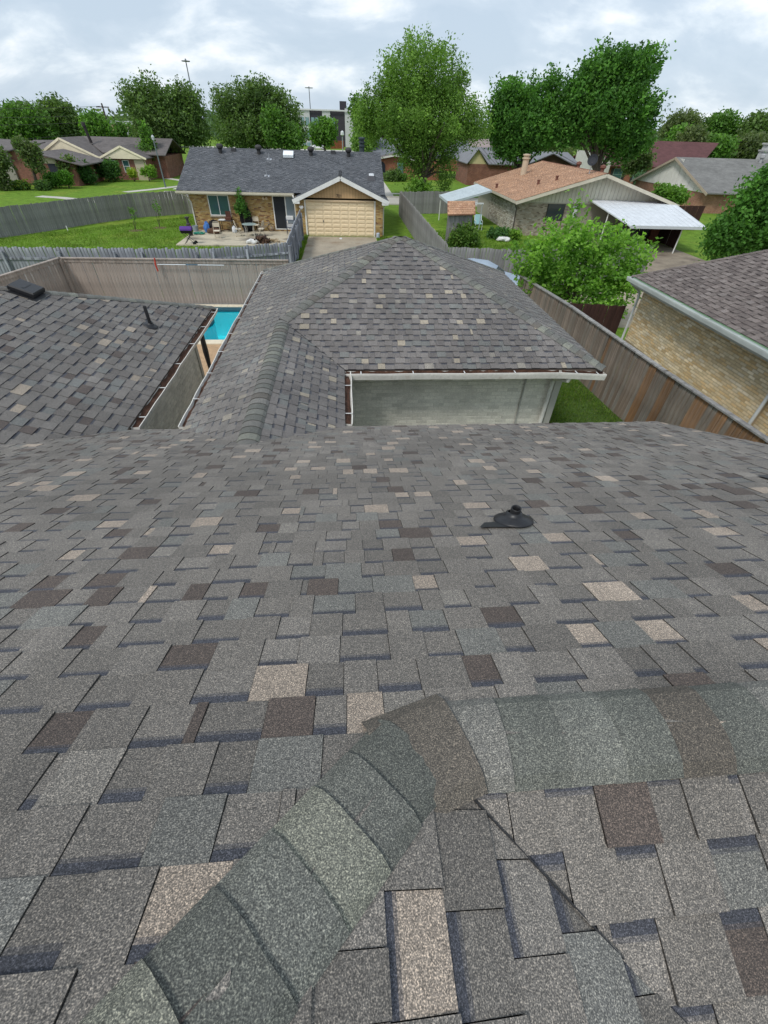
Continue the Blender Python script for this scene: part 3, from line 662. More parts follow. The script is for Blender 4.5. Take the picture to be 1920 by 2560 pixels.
pc = brick_pieces((WXN, 14.5), (WXN, 8.4), .9, ZN - .42, (-1, 0), tan_brick, bw=.20, bh=.062, mo=.012, proud=.008)
pc += brick_pieces((WXN + .1, 8.4), (WXN + .1, 3.5), .9, ZN - .42, (-1, 0), tan_brick, bw=.20, bh=.062, mo=.012, proud=.008)
# soldier course under the eave
for i in range(int(6.1 / .078)):
    y0 = 14.5 - i * .078; c = tan_brick(); f1 = [(WXN - .012, y0 - .062, ZN - .41), (WXN - .012, y0, ZN - .41), (WXN - .012, y0, ZN - .255), (WXN - .012, y0 - .062, ZN - .255)]
    f1 = [Vector(p) for p in f1]; bk = [p + Vector((.02, 0, 0)) for p in f1]
    pc.append(([(f1, c)] + [([f1[q], f1[(q + 1) % 4], bk[(q + 1) % 4], bk[q]], c) for q in range(4)], f1[0], .005, Vector((-1, 0, 0))))
emit_pieces(pc, nb, 'brick', 'brick_field', BRICKT, 300)
b = MB(); b.box((WXN, 8.4, 0), (WXN + .2, 14.5, ZN - .2)); b.box((WXN + .1, 3, 0), (WXN + .3, 8.4, ZN - .2)); b.box((WXN + .2, 14.3, 0), (20, 14.5, ZN - .2)); b.build('wall', material('tan_mortar', (.36, .285, .19), .95, noise=((30, .12, 3),)), nb)
for yy in (14.58, 8.38):
    b = MB(); b.tube([(XN - .06, yy, ZN - .12), (WXN - .10, yy, ZN - .45), (WXN - .06, yy, ZN - .62), (WXN - .06, yy, .1)], .04, 8, (.55, .57, .57)); b.build('downspout', TINT, nb)

# =================================================================== FENCES
def picket_mesh(name, wdt, h, th, mat_, dog=False):
    b = MB(); x0, x1 = -wdt / 2, wdt / 2
    if dog:
        c = .03; p = [(x0, 0), (x1, 0), (x1, h - c), (x1 - c, h), (x0 + c, h), (x0, h - c)]
        f = [(x, -th / 2, z) for x, z in p]; k = [(x, th / 2, z) for x, z in p]; b.poly(f); b.poly(k[::-1])
        for i in range(6): b.poly([f[i], k[i], k[(i + 1) % 6], f[(i + 1) % 6]])
    else: b.box((x0, -th / 2, 0), (x1, th / 2, h))
    o = b.build(name, mat_); me = o.data; bpy.data.objects.remove(o); return me
def fence(label, line, h, mat_, pw=.14, gap=.006, dog=False, rails=(), rail_side=1, posts=0, post_h=None, cap=None, cap_mat=None, mats_fn=None, zj=.012, cat='fence', group=None, post_mat=None, missing=()):
    line = [Vector((*p, 0)) for p in line]; mid = line[0]
    t = thing('wooden_fence', label, cat, tuple(mid), group)
    meshes = {}
    for i in range(len(line) - 1):
        p, q = line[i], line[i + 1]; d = q - p; Ln = d.length; d.normalize(); ang = math.atan2(d.y, d.x); nn = Vector((-d.y, d.x, 0)) * rail_side
        n = max(1, round(Ln / (pw + gap))); st = Ln / n
        for k in range(n):
            c = p + d * ((k + .5) * st); mt = mats_fn(c) if mats_fn else mat_
            if mt.name not in meshes: meshes[mt.name] = picket_mesh('picket', pw, h, .018, mt, dog)
            inst('picket', meshes[mt.name], t, (c.x, c.y, random.uniform(0, zj)), (random.gauss(0, .004), random.gauss(0, .006), ang + random.gauss(0, .01)), (1, 1, 1 + random.uniform(-zj, zj) / h))
        for z in rails:
            b = MB(); b.bar(p + nn * .032 + Vector((0, 0, z)), q + nn * .032 + Vector((0, 0, z + random.uniform(-.02, .02))), .04, .085); b.build('rail', post_mat or mat_, t)
        if posts:
            k = 0.0
            while k <= Ln:
                c = p + d * k + nn * .10; b = MB(); b.box((c.x - .045, c.y - .045, 0), (c.x + .045, c.y + .045, post_h or h - .12)); b.build('post', post_mat or mat_, t); k += posts
        if cap:
            b = MB(); b.bar(p + Vector((0, 0, h + .018)) - d * .02, q + Vector((0, 0, h + .018)) + d * .02, .14, .036)
            b.build('cap_board', cap_mat or mat_, t)
            b = MB(); b.bar(p - nn * .022 + Vector((0, 0, h - .07)), q - nn * .022 + Vector((0, 0, h - .07)), .022, .13); b.build('trim_board', cap_mat or mat_, t)
    return t
def right_mat(c):
    q = random.random()
    return W_ORANGE if q < max(.04, min(.75, (10.8 - c.y) / 5)) else (W_OLD if q > .55 else W_BROWN)
fence('tall brown side fence between the garage and the tan brick house', [(8.60, 3.6), (8.04, 9.81), (7.67, 15.1), (7.15, 19.0)], 1.80, W_BROWN, cap=True, rail_side=1, mats_fn=right_mat, cap_mat=W_GREY)
fence('beige stained fence with a cap board behind the swimming pool', [(-13.6, 15.2), (-12.07, 21.3), (-2.55, 21.3)], 1.76, W_BEIGE, pw=.135, gap=.004, cap=True, zj=.004, rail_side=1)
# upright trim on the corner and joints of that fence
def fence_post(x_, y_, h, nm='post', mt=W_BEIGE, wd=.09):
    b = MB(); b.box((x_ - wd / 2, y_ - wd / 2, 0), (x_ + wd / 2, y_ + wd / 2, h)); return b.build(nm, mt, fb)
fb = [o for o in COL.objects if o.get('label', '').startswith('beige stained fence')][0]
fence_post(-12.0, 21.22, 1.74, wd=.12); fence_post(-3.35, 21.23, 1.5)
fence('whitewashed peeling back fence showing rails in front of the lawn', [(-24, 23.05), (-15.4, 23.1), (-9.4, 23.2), (-6.27, 23.4), (-4.81, 24.0), (-2.95, 24.9), (-3.05, 30.5), (-3.08, 36.0)], 1.78, W_WHITE, dog=True, rails=(.35, 1.35), rail_side=-1, posts=2.4, zj=.03)
fence('long grey weathered fence along the far edge of the lawn', [(-25.5, 31), (-22.97, 34.84), (-21.3, 37.41), (-19.44, 40.58), (-17.1, 43.84), (-13.6, 46.2), (-11.3, 46.6)], 1.62, W_GREY, rails=(), zj=.02)
fence('grey side fence between the garage lawn and the small shed', [(5.15, 24.4), (5.1, 33.1), (5.02, 47.5)], 1.80, W_GREY, dog=True, rails=(.4, 1.4), rail_side=-1, zj=.05, posts=2.4)
fence('grey rear fence across the yard of the orange roofed house', [(5.2, 24.35), (8.5, 24.0), (16.3, 25.0), (16.5, 27.5)], 1.78, W_GREY, dog=False, zj=.03)
fence('shaded dark fence at the far side of the small shed yard', [(5.05, 48.2), (11.0, 49.5)], 1.7, W_GREY, zj=.03)
fence('dark brown fence standing in for shade beside the corner of the tan brick house', [(7.75, 15.5), (9.75, 15.15)], 1.78, W_DARK)  # dark boards fill the shaded area by the tree, shade put into their colour
fence('dark red fence boards beyond the white carport posts', [(24.2, 34.5), (24.6, 42), (31, 42.5)], 1.75, W_DARK, pw=.15)
fence('distant orange cedar fence in front of the dark apartment block', [atZ(823, 372)[:2], atZ(860, 372)[:2]], 1.9, W_BARN, pw=.3)

# pool brush hung on the beige fence
t = thing('pool_brush', 'red pool brush on a white pole hung along the beige fence', 'pool brush', (-9.3, 21.2, 1.5))
p0, p1 = atY(393, 661, 21.15), atY(560, 663, 21.15)
b = MB(); b.tube([p0, p0.lerp(p1, .42)], .014, 8, (.72, .76, .8)); b.tube([p0.lerp(p1, .43), p0.lerp(p1, .60)], .017, 8, (.05, .13, .2)); b.tube([p0.lerp(p1, .605), p1], .013, 8, (.72, .76, .8)); b.build('pole', TINT, t)
b = MB(); q0, q1 = atY(386, 645, 21.12), atY(395, 678, 21.12); b.tube([q0, q0.lerp(q1, .5) + Vector((-.03, 0, 0)), q1], [.03, .035, .03], 8, (.42, .05, .03)); b.build('brush_head', TINT, t)

# =================================================================== HOUSE 701
hs = thing('brick_house', 'yellow brick house with dark grey roof and peach garage door', 'house', (-4, 40, 0))
PAL_D = [((.085, .092, .105), 40), ((.105, .112, .125), 25), ((.065, .072, .083), 25), ((.125, .132, .145), 8)]
t7 = .347; EY, EZ, RY = 37.95, 2.47, 44.0; RZ = EZ + t7 * (RY - EY)
pc = shingles((0, EY, EZ), (0, -1), t7, (-11.75, 2.95), 6.42, [(0, 1, RY), (1, 0, 2.95), (-1, 0, 11.75)], PAL_D, band=(.06, .066, .078), tabs=(.18, .32), gaps=(.16, .3), coarse=True)
tg = .40; GY, GX, GZ, GE = 36.85, -.25, 3.58, 3.38
pc += shingles((GX - GE, 38, GZ - tg * GE), (-1, 0), tg, (-4, 1.3), GE * 1.078, [(1, 0, GX), (0, -1, -GY)], PAL_D, band=(.06, .066, .078), tabs=(.18, .32), gaps=(.16, .3), coarse=True)
pc += shingles((GX + GE, 38, GZ - tg * GE), (1, 0), tg, (-1.3, 4), GE * 1.078, [(-1, 0, -GX), (0, -1, -GY)], PAL_D, band=(.06, .066, .078), tabs=(.18, .32), gaps=(.16, .3), coarse=True)
emit_pieces(pc, hs, 'shingle', 'shingle_field', SH, 0)
b = MB(); dk = (.02, .02, .024)
b.poly([(-11.75, EY, EZ - .004), (2.95, EY, EZ - .004), (2.95, RY, RZ - .004), (-11.75, RY, RZ - .004)], dk); b.poly([(-11.75, RY, RZ - .004), (2.95, RY, RZ - .004), (2.95, RY + 6.4, EZ - .1), (-11.75, RY + 6.4, EZ - .1)], dk)
for s_ in (-1, 1): b.poly([(GX, GY, GZ - .004), (GX, 41.4, GZ - .004), (GX + s_ * GE, 41.4, GZ - tg * GE - .004), (GX + s_ * GE, GY, GZ - tg * GE - .004)], dk)
b.build('roof_deck', TINTM, hs)
caps(hs, (-11.75, RY, RZ), (2.95, RY, RZ), (0, -t7, 1), (0, t7, 1), pal=[((.08, .087, .1), 1)], stuff='cap_shingle_row')
caps(hs, (GX, GY, GZ), (GX, 41.2, GZ), (-tg, 0, 1), (tg, 0, 1), pal=[((.08, .087, .1), 1)], stuff='gable_cap_row')
WALL7 = 38.5; YB = [(.44, .30, .12), (.40, .26, .095), (.47, .34, .16), (.34, .20, .085), (.20, .11, .065), (.42, .31, .17)]
def yb():
    c = random.choice(YB[:4] * 3 + YB[4:]); k = random.uniform(.85, 1.12); return tuple(x * k for x in c)
win = (1.26, 2.74, .98, 2.22); sl = (5.85, 7.55, .18, 2.26)
pc = brick_pieces((-11.1, WALL7), (-3.5, WALL7), 0, EZ - .16, (0, -1), yb, bw=.2, bh=.066, mo=.012, holes=(win, sl), proud=.012)
GWF = 37.25
pc += brick_pieces((-3.5, GWF), (-2.86, GWF), 0, 2.3, (0, -1), yb, proud=.012) + brick_pieces((2.22, GWF), (2.75, GWF), 0, 2.3, (0, -1), yb, proud=.012)
emit_pieces(pc, hs, 'brick', 'brick_field', BRICKT, 300)
mw = material('yellow_mortar', (.36, .27, .14), .95, noise=((20, .12, 3),))
b = MB(); b.box((-11.1, WALL7 + .001, 0), (-3.5, WALL7 + .2, EZ - .1)); b.box((-11.1, WALL7 + .2, 0), (-10.9, 49.5, EZ - .1)); b.box((-10.9, 49.3, 0), (2.75, 49.5, EZ - .1)); b.box((2.55, GWF + .2, 0), (2.75, 49.3, EZ - .1)); b.box((-3.5, GWF + .001, 0), (-2.86, GWF + .2, 2.3)); b.box((2.22, GWF + .001, 0), (2.75, GWF + .2, 2.3)); b.box((-3.5, GWF + .2, 0), (-3.3, WALL7, 2.3))
b.build('wall', mw, hs)
# gable ends of the main roof
b = MB()
for x_ in (-11.1, 2.55): b.hexa([(x_, WALL7, EZ - .1), (x_ + .2, WALL7, EZ - .1), (x_ + .2, 49.5, EZ - .1), (x_, 49.5, EZ - .1), (x_, RY - .1, RZ - .1), (x_ + .2, RY - .1, RZ - .1), (x_ + .2, RY + .1, RZ - .1), (x_, RY + .1, RZ - .1)], (.45, .33, .19))
b.build('gable_wall', TINT, hs)
# vertical siding of the garage gable, board by board
SID = material('peach_siding', (.52, .34, .175), .7, noise=((1.5, .06, 3),), objrand=.05)
x_ = -3.42
while x_ < 2.9:
    x1 = min(x_ + .2, 2.92); h0, h1 = GZ - .09 - tg * abs(x_ - GX), GZ - .09 - tg * abs(x1 - GX); b = MB()
    if min(h0, h1) > 2.32:
        if x_ < GX < x1: h0 = h1 = max(h0, h1)
        b.hexa([(x_ + .006, GWF - .03, 2.3), (x1 - .006, GWF - .03, 2.3), (x1 - .006, GWF, 2.3), (x_ + .006, GWF, 2.3), (x_ + .006, GWF - .03, h0), (x1 - .006, GWF - .03, h1), (x1 - .006, GWF, h1), (x_ + .006, GWF, h0)]); b.build('siding_board', SID, hs)
    x_ += .2
b = MB(); b.poly([(-3.4, GWF + .002, 2.3), (2.9, GWF + .002, 2.3), (GX, GWF + .002, GZ - .1)], (.2, .13, .07)); b.build('gable_sheathing', TINT, hs)
for s_ in (-1, 1):                                      # white rake boards
    b = MB(); b.bar((GX, GY - .012, GZ - .13), (GX + s_ * GE, GY - .012, GZ - tg * GE - .13), .03, .24); b.box((GX + s_ * (GE - .48) - (.0 if s_ > 0 else 0), GY - .01, GZ - tg * GE - .25), (GX + s_ * (GE - .02), GWF - .035, GZ - tg * GE - .02)) if s_ > 0 else b.box((GX - GE + .02, GY - .01, GZ - tg * GE - .25), (GX - GE + .48, GWF - .035, GZ - tg * GE - .02))
    b.build('rake_board', WHITE, hs)
# garage door of 4 x 8 panels
DOORM = (.80, .645, .425)
gd = MB(); gd.box((-2.76, GWF + .06, .02), (2.10, GWF + .1, 2.08), (.76, .61, .40)); gdo = gd.build('garage_door', TINT, hs)
pm = None
for r_ in range(8):
    for c_ in range(8):
        wx, hz_ = 4.86 / 8, 2.06 / 8; x0, z0 = -2.76 + c_ * wx, .02 + r_ * hz_
        if pm is None:
            b = MB(); a0 = [(.05, 0, .035), (wx - .05, 0, .035), (wx - .05, 0, hz_ - .035), (.05, 0, hz_ - .035)]; a1 = [(.09, -.022, .065), (wx - .09, -.022, .065), (wx - .09, -.022, hz_ - .06), (.09, -.022, hz_ - .06)]
            b.poly(a1, DOORM)
            for i in range(4): b.poly([a0[i], a0[(i + 1) % 4], a1[(i + 1) % 4], a1[i]], DOORM)
            o = b.build('panel', TINT); pm = o.data; bpy.data.objects.remove(o)
        inst('door_panel', pm, gdo, (x0, GWF + .058, z0))
b = MB()
for r_ in range(0, 9, 2): b.box((-2.76, GWF + .050, .02 + r_ * 2.06 / 8 - .008), (2.10, GWF + .059, .02 + r_ * 2.06 / 8 + .008), (.58, .45, .28))
b.build('section_joint', TINT, gdo)
b = MB(); b.box((-1.62, GWF + .02, .86), (-1.55, GWF + .06, .98), (.2, .18, .15)); b.build('handle', TINT, gdo)
b = MB(); b.box((-2.87, GWF - .04, 0), (-2.77, GWF + .06, 2.18), (.7, .68, .62)); b.box((2.11, GWF - .04, 0), (2.21, GWF + .06, 2.18), (.7, .68, .62)); b.box((-2.77, GWF - .041, 2.09), (2.11, GWF + .06, 2.19), (.62, .47, .30)); b.build('door_frame', TINT, hs)
def text_mesh(name, s, size, mat_, parent, loc, rot, ext=.012):
    cu = bpy.data.curves.new(name, 'FONT'); cu.body = s; cu.size = size; cu.extrude = ext; cu.align_x = 'CENTER'
    o = bpy.data.objects.new(name, cu); COL.objects.link(o); dg = bpy.context.evaluated_depsgraph_get(); me = bpy.data.meshes.new_from_object(o.evaluated_get(dg)); bpy.data.objects.remove(o); bpy.data.curves.remove(cu)
    me.materials.clear(); me.materials.append(mat_); q = bpy.data.objects.new(name, me); link(q, parent); q.location = loc; q.rotation_euler = rot; return q
text_mesh('house_number', '701', .27, BLACKP, hs, (-.38, GWF - .045, 2.34), (R(90), 0, 0))
# window
wx0, wx1, wz0, wz1 = -11.1 + win[0], -11.1 + win[1], win[2], win[3]
b = MB(); fw = .06
b.box((wx0, WALL7 - .03, wz0), (wx0 + fw, WALL7 + .06, wz1)); b.box((wx1 - fw, WALL7 - .03, wz0), (wx1, WALL7 + .06, wz1)); b.box((wx0 + fw, WALL7 - .03, wz1 - fw), (wx1 - fw, WALL7 + .06, wz1)); b.box((wx0 + fw, WALL7 - .03, wz0), (wx1 - fw, WALL7 + .06, wz0 + fw)); xm = (wx0 + wx1) / 2 - .02; b.box((xm - .025, WALL7 - .028, wz0 + fw), (xm + .025, WALL7 + .06, wz1 - fw))
wo = b.build('window', WHITE, hs)
for a, c in ((wx0 + fw, xm - .025), (xm + .025, wx1 - fw)):
    b = MB(); b.box((a, WALL7 - .014, wz0 + fw), (c, WALL7 - .004, wz1 - fw)); b.build('pane', GLASSG, wo)
b = MB(); b.box((wx0 - .05, WALL7 - .07, wz0 - .09), (wx1 + .05, WALL7 + .02, wz0 - .005), (.36, .31, .24)); b.build('sill', TINT, wo)
# sliding door
sx0, sx1 = -11.1 + sl[0], -11.1 + sl[1]
b = MB(); b.box((sx0, WALL7 - .03, sl[2]), (sx0 + .07, WALL7 + .06, sl[3])); b.box((sx1 - .07, WALL7 - .03, sl[2]), (sx1, WALL7 + .06, sl[3])); b.box((sx0 + .07, WALL7 - .03, sl[3] - .07), (sx1 - .07, WALL7 + .06, sl[3])); b.box((sx0 + .07, WALL7 - .03, sl[2]), (sx1 - .07, WALL7 + .06, sl[2] + .06)); xs = sx0 + .92; b.box((xs - .04, WALL7 - .028, sl[2] + .06), (xs + .04, WALL7 + .06, sl[3] - .07))
wo = b.build('sliding_door', WHITE, hs)
b = MB(); b.box((sx0 + .07, WALL7 - .014, sl[2] + .06), (xs - .04, WALL7 - .004, sl[3] - .07)); b.build('screen', material('insect_screen', (.022, .025, .03), .7, noise=((60, .2, 2),)), wo)
b = MB(); b.box((xs + .04, WALL7 - .014, sl[2] + .06), (sx1 - .07, WALL7 - .004, sl[3] - .07)); b.build('pane', glass_material('pale_glass', (.22, .27, .32), .15), wo)
gutter(hs, (-11.8, EY, EZ), (-3.66, EY, EZ), (0, -1), mat_=CREAM, litter=False, hang=0, wob=.002, wdt=.11, face=True)
b = MB(); b.box((-11.75, EY + .01, EZ - .2), (-3.6, EY + .035, EZ - .012), (.56, .52, .43)); b.box((-11.75, EY + .035, EZ - .2), (-3.6, WALL7, EZ - .18), (.5, .42, .3)); b.build('fascia', TINT, hs)
for pts in ([(-11.4, EY - .06, EZ - .12), (-11.15, WALL7 - .06, EZ - .5), (-11.03, WALL7 - .06, EZ - .7), (-11.03, WALL7 - .06, .1)], [(-3.68, EY - .05, EZ - .12), (-3.56, GWF + .2, EZ - .4), (-3.54, GWF + .25, .2)], [(GX + GE, GY + .2, 2.1), (2.8, GWF + .1, 1.8), (2.8, GWF + .1, .1)]):
    b = MB(); b.tube(pts, .045, 6, (.62, .60, .54)); b.build('downspout', TINT, hs)
nR7 = Vector((0, -t7, 1)).normalized()
def on7(x_, y_): return Vector((x_, y_, EZ + t7 * (y_ - EY)))
for x_ in (-9.35, -6.46, -2.49, .42):                   # turbine vents
    b = MB(); p = on7(x_, 43.25); b.lathe([(.14, -.08), (.14, .22), (.17, .24)], p, 12, (.035, .034, .035)); b.lathe([(.14, .24), (.24, .31), (.26, .40), (.22, .49), (.10, .54), (0, .55)], p, 14, (.05, .048, .048)); b.build('turbine_vent', TINT, hs)
for x_, y_ in ((-8.41, 43.6), (-.77, 43.7)):
    b = MB(); p = on7(x_, y_); b.box((p.x - .17, p.y - .15, p.z - .05), (p.x + .17, p.y + .15, p.z + .16), (.05, .05, .055)); b.build('ridge_vent', TINT, hs)
b = MB(); p = on7(-4.2, 43.0); sk = [p + Vector((-.38, -.33, -.06)), p + Vector((.38, -.33, -.06)), p + Vector((.38, .33, .17)), p + Vector((-.38, .33, .17))]
b.hexa(sk + [q + Vector((0, -.04, .16)) for q in sk], (.78, .82, .86)); b.build('skylight', TINT, hs)
for x_, y_ in ((-5.64, 40.1), (-5.64, 42.5)):
    b = MB(); p = on7(x_, y_); b.poly([p + Vector((-.18, -.14, -.04)), p + Vector((.18, -.14, -.04)), p + Vector((.18, .14, .062)), p + Vector((-.18, .14, .062))], (.4, .42, .46)); b.lathe([(.10, .0), (.04, .12), (.035, .36)], p, 10, (.25, .26, .28)); b.build('vent_pipe', TINT, hs)
b = MB(); p = on7(2.05, 40.05); b.hexa([p + Vector(q) for q in ((-.3, -.28, -.08), (.3, -.28, -.08), (.3, .28, .1), (-.3, .28, .1), (-.2, -.2, .2), (.2, -.2, .2), (.2, .2, .3), (-.2, .2, .3))], (.09, .09, .1)); b.hexa([p + Vector(q) for q in ((-.19, -.19, .205), (.19, -.19, .205), (.19, .19, .305), (-.19, .19, .305), (-.1, -.1, .28), (.1, -.1, .28), (.1, .1, .33), (-.1, .1, .33))], (.5, .52, .54)); b.build('roof_box_vent', TINT, hs)
b = MB(); p = Vector((1.5, 44.6, RZ - .25)); b.lathe([(.2, 0), (.2, .55), (.26, .56), (.26, .62), (.19, .64), (.19, .78), (.26, .79), (.26, .85), (.19, .87), (.19, .98), (.27, 1.0), (.27, 1.1), (0, 1.14)], p, 14, (.04, .055, .06)); b.build('chimney_flue', TINT, hs)
b = MB(); b.lathe([(.0, .0), (.09, .0), (.09, .18), (.0, .2)], (-3.15, GWF - .12, 1.78), 10, (.75, .75, .75), axis=(.5, -1, -.4)); b.lathe([(.0, .0), (.09, .0), (.09, .18), (.0, .2)], (-3.0, GWF - .12, 1.78), 10, (.75, .75, .75), axis=(-.5, -1, -.4)); b.build('floodlight', TINT, hs)
b = MB()
for q in (-.12, .08): b.lathe([(.0, .0), (.06, .0), (.10, .16), (.0, .18)], (-5.72 + q, WALL7 - .06, 2.14), 10, (.45, .36, .25), axis=(q, -1, -.6))
b.build('porch_light', TINT, hs)

# things on the patio of 701
PZ = .08
def tubes(name, label, cat, segs, rad, col, loc, parent=None):
    pass
def folding_chair(x_, y_, ang, label):
    t = thing('folding_chair', label, 'chair', (x_, y_, PZ), 'folding chairs on the patio'); c = (.50, .44, .34)
    ca, sa = math.cos(ang), math.sin(ang)
    def W(a, b_, z): return Vector((x_ + a * ca - b_ * sa, y_ + a * sa + b_ * ca, PZ + z))
    b = MB()
    for s_ in (-.21, .21): b.tube([W(s_, .26, 0), W(s_, -.05, .45), W(s_, -.19, .86)], .016, 6, c)
    b.tube([W(-.21, -.19, .86), W(-.17, -.2, .93), W(.17, -.2, .93), W(.21, -.19, .86)], .016, 6, c); b.build('front_frame', TINT, t)
    b = MB()
    for s_ in (-.18, .18): b.tube([W(s_, -.28, 0), W(s_, .16, .45)], .015, 6, c)
    b.tube([W(-.18, -.24, .05), W(.18, -.24, .05)], .012, 6, c); b.build('rear_frame', TINT, t)
    b = MB(); b.hexa([W(-.2, -.18, .43), W(.2, -.18, .43), W(.2, .2, .43), W(-.2, .2, .43), W(-.19, -.17, .465), W(.19, -.17, .465), W(.19, .19, .465), W(-.19, .19, .465)], (.62, .56, .45)); b.build('seat', TINT, t)
    b = MB(); b.hexa([W(-.2, -.17, .64), W(.2, -.17, .64), W(.2, -.155, .64), W(-.2, -.155, .64), W(-.2, -.205, .88), W(.2, -.205, .88), W(.2, -.19, .88), W(-.2, -.19, .88)], (.5, .44, .34)); b.build('backrest', TINT, t)
    return t
folding_chair(-8.9, 35.5, R(185), 'tan folding chair alone in the middle of the patio')
folding_chair(-7.6, 36.3, R(-70), 'tan folding chair on the left side of the glass table')
folding_chair(-6.6, 38.0, R(180), 'tan folding chair behind the glass table against the brick wall')
folding_chair(-6.0, 36.5, R(80), 'tan folding chair on the right side of the glass table')
t = thing('glass_table', 'round glass patio table with pale metal legs between chairs', 'table', (-6.8, 36.5, PZ))
b = MB(); b.lathe([(0, .70), (.5, .70), (.52, .71), (.5, .72), (0, .72)], (-6.8, 36.5, PZ), 24, (.36, .42, .40)); b.build('tabletop', material('frosted_glass', (.34, .42, .40), .15), t)
for a in range(4):
    b = MB(); an = math.pi / 4 + a * math.pi / 2; ca, sa = math.cos(an), math.sin(an); b.tube([(-6.8 + .46 * ca, 36.5 + .46 * sa, PZ), (-6.8 + .34 * ca, 36.5 + .34 * sa, PZ + .4), (-6.8 + .42 * ca, 36.5 + .42 * sa, PZ + .70)], .018, 6, (.6, .57, .5)); b.build('leg', TINT, t)
# barrel grill, purple lid
gx, gy, g0 = -10.35, 33.6, .03
t = thing('charcoal_grill', 'purple lidded charcoal grill on crossed legs at the patio edge', 'grill', (gx, gy, g0)); pu = (.085, .03, .21)
b = MB(); cx = []
for i in range(9):
    an = math.pi * i / 8; cx.append((.25 * math.cos(an), .20 * math.sin(an)))
for i in range(8):
    b.poly([(gx - .36, gy + cx[i][0], g0 + .82 + cx[i][1]), (gx + .36, gy + cx[i][0], g0 + .82 + cx[i][1]), (gx + .36, gy + cx[i + 1][0], g0 + .82 + cx[i + 1][1]), (gx - .36, gy + cx[i + 1][0], g0 + .82 + cx[i + 1][1])], pu)
for s_ in (-.36, .36): b.poly([(gx + s_, gy + a, g0 + .82 + c) for a, c in cx], pu)
b.build('lid', TINT, t)
b = MB()
for i in range(8):
    b.poly([(gx - .34, gy + cx[i][0] * .95, g0 + .815 - cx[i][1]), (gx + .34, gy + cx[i][0] * .95, g0 + .815 - cx[i][1]), (gx + .34, gy + cx[i + 1][0] * .95, g0 + .815 - cx[i + 1][1]), (gx - .34, gy + cx[i + 1][0] * .95, g0 + .815 - cx[i + 1][1])], (.015, .015, .018))
for s_ in (-.34, .34): b.poly([(gx + s_, gy + a * .95, g0 + .815 - c) for a, c in cx], (.015, .015, .018))
b.build('bowl', TINT, t)
for s_ in (-1, 1):
    b = MB(); b.tube([(gx - .3 * 1, gy + .16 * s_, g0 + .68), (gx + .38, gy + .18 * s_, g0 + .1)], .016, 6, (.03, .03, .03)); b.tube([(gx + .3, gy + .16 * s_, g0 + .68), (gx - .3, gy + .18 * s_, g0)], .016, 6, (.03, .03, .03)); b.build('leg', TINT, t)
    b = MB(); b.lathe([(0, -.03), (.10, -.03), (.11, 0), (.10, .03), (0, .03)], (gx + .38, gy + .2 * s_, g0 + .1), 14, (.012, .012, .012), axis=(0, 1, 0)); b.build('wheel', TINT, t)
b = MB(); b.tube([(gx + .30, gy + .1, g0 + .6), (gx + .30, gy + .1, g0 + 1.05)], .05, 8, (.16, .06, .03)); b.build('side_pipe', TINT, t)
t = thing('chimney_starter', 'dark metal canister standing up behind the purple grill', 'canister', (-10.95, 36.3, .08)); b = MB(); b.lathe([(.0, 0), (.15, 0), (.15, .7), (.09, .75), (.09, 1.0), (.15, 1.02), (.15, 1.1), (0, 1.12)], (-10.95, 36.3, .08), 12, (.05, .045, .045)); b.build('body', TINT, t)
# smoker table, potted ficus, bicycle, junk, bins
t = thing('side_table', 'black metal side table with a white board under the window', 'table', (-8.7, 37.9, PZ)); b = MB(); b.box((-9.15, 37.6, .76), (-8.2, 38.25, .80), (.06, .05, .045)); b.build('tabletop', TINT, t)
for a, c in ((-9.1, 37.65), (-8.25, 37.65), (-9.1, 38.2), (-8.25, 38.2)):
    b = MB(); b.box((a - .02, c - .02, PZ), (a + .02, c + .02, .758), (.02, .02, .02)); b.build('leg', TINT, t)
o = MB(); o.hexa([(-9.2, 37.62, .805), (-8.75, 37.62, .805), (-8.6, 38.0, .805), (-9.1, 38.0, .805), (-9.2, 37.62, .83), (-8.75, 37.62, .83), (-8.6, 38.0, .86), (-9.1, 38.0, .86)], (.66, .66, .64)); tag(o.build('white_board', TINT), 'white board lying on the black metal side table', 'board')
o = MB(); o.box((-8.72, 37.8, .805), (-8.3, 38.2, .96), (.11, .045, .03)); o.box((-8.7, 38.15, .96), (-8.32, 38.2, 1.3), (.09, .04, .03)); tag(o.build('wooden_box', TINTM), 'dark brown wooden box standing on the black side table', 'box')
def blob(name, label, cat, c, r, col, group=None, seed=1, zmin=None, mat_=None):
    rr = np.random.default_rng(seed); b = MB(); n, mrow = 14, 8; rows = []
    ph = rr.uniform(0, 6, 6)
    for i in range(mrow + 1):
        th = math.pi * i / mrow; row = []
        for k in range(n):
            an = 2 * math.pi * k / n; q = 1 + .16 * math.sin(3 * an + ph[0]) * math.sin(2 * th + ph[1]) + .12 * math.sin(5 * an + ph[2] + 3 * th) + rr.normal(0, .03)
            z = c[2] + r[2] * math.cos(th) * q
            row.append((c[0] + r[0] * math.sin(th) * math.cos(an) * q, c[1] + r[1] * math.sin(th) * math.sin(an) * q, max(z, zmin) if zmin is not None else z))
        rows.append(row)
    for i in range(mrow):
        for k in range(n): b.poly([rows[i][k], rows[i][(k + 1) % n], rows[i + 1][(k + 1) % n], rows[i + 1][k]], col)
    return tag(b.build(name, mat_ or TINTM), label, cat, group)
blob('trash_bag', 'blue plastic bag slumped on the cluttered patio corner', 'bag', (-10.05, 37.5, .36), (.2, .2, .34), (.07, .18, .45), seed=3, zmin=PZ)
blob('trash_bag', 'black bag slumped under the window beside the blue bag', 'bag', (-9.6, 37.9, .4), (.38, .3, .38), (.02, .018, .02), seed=4, zmin=PZ)
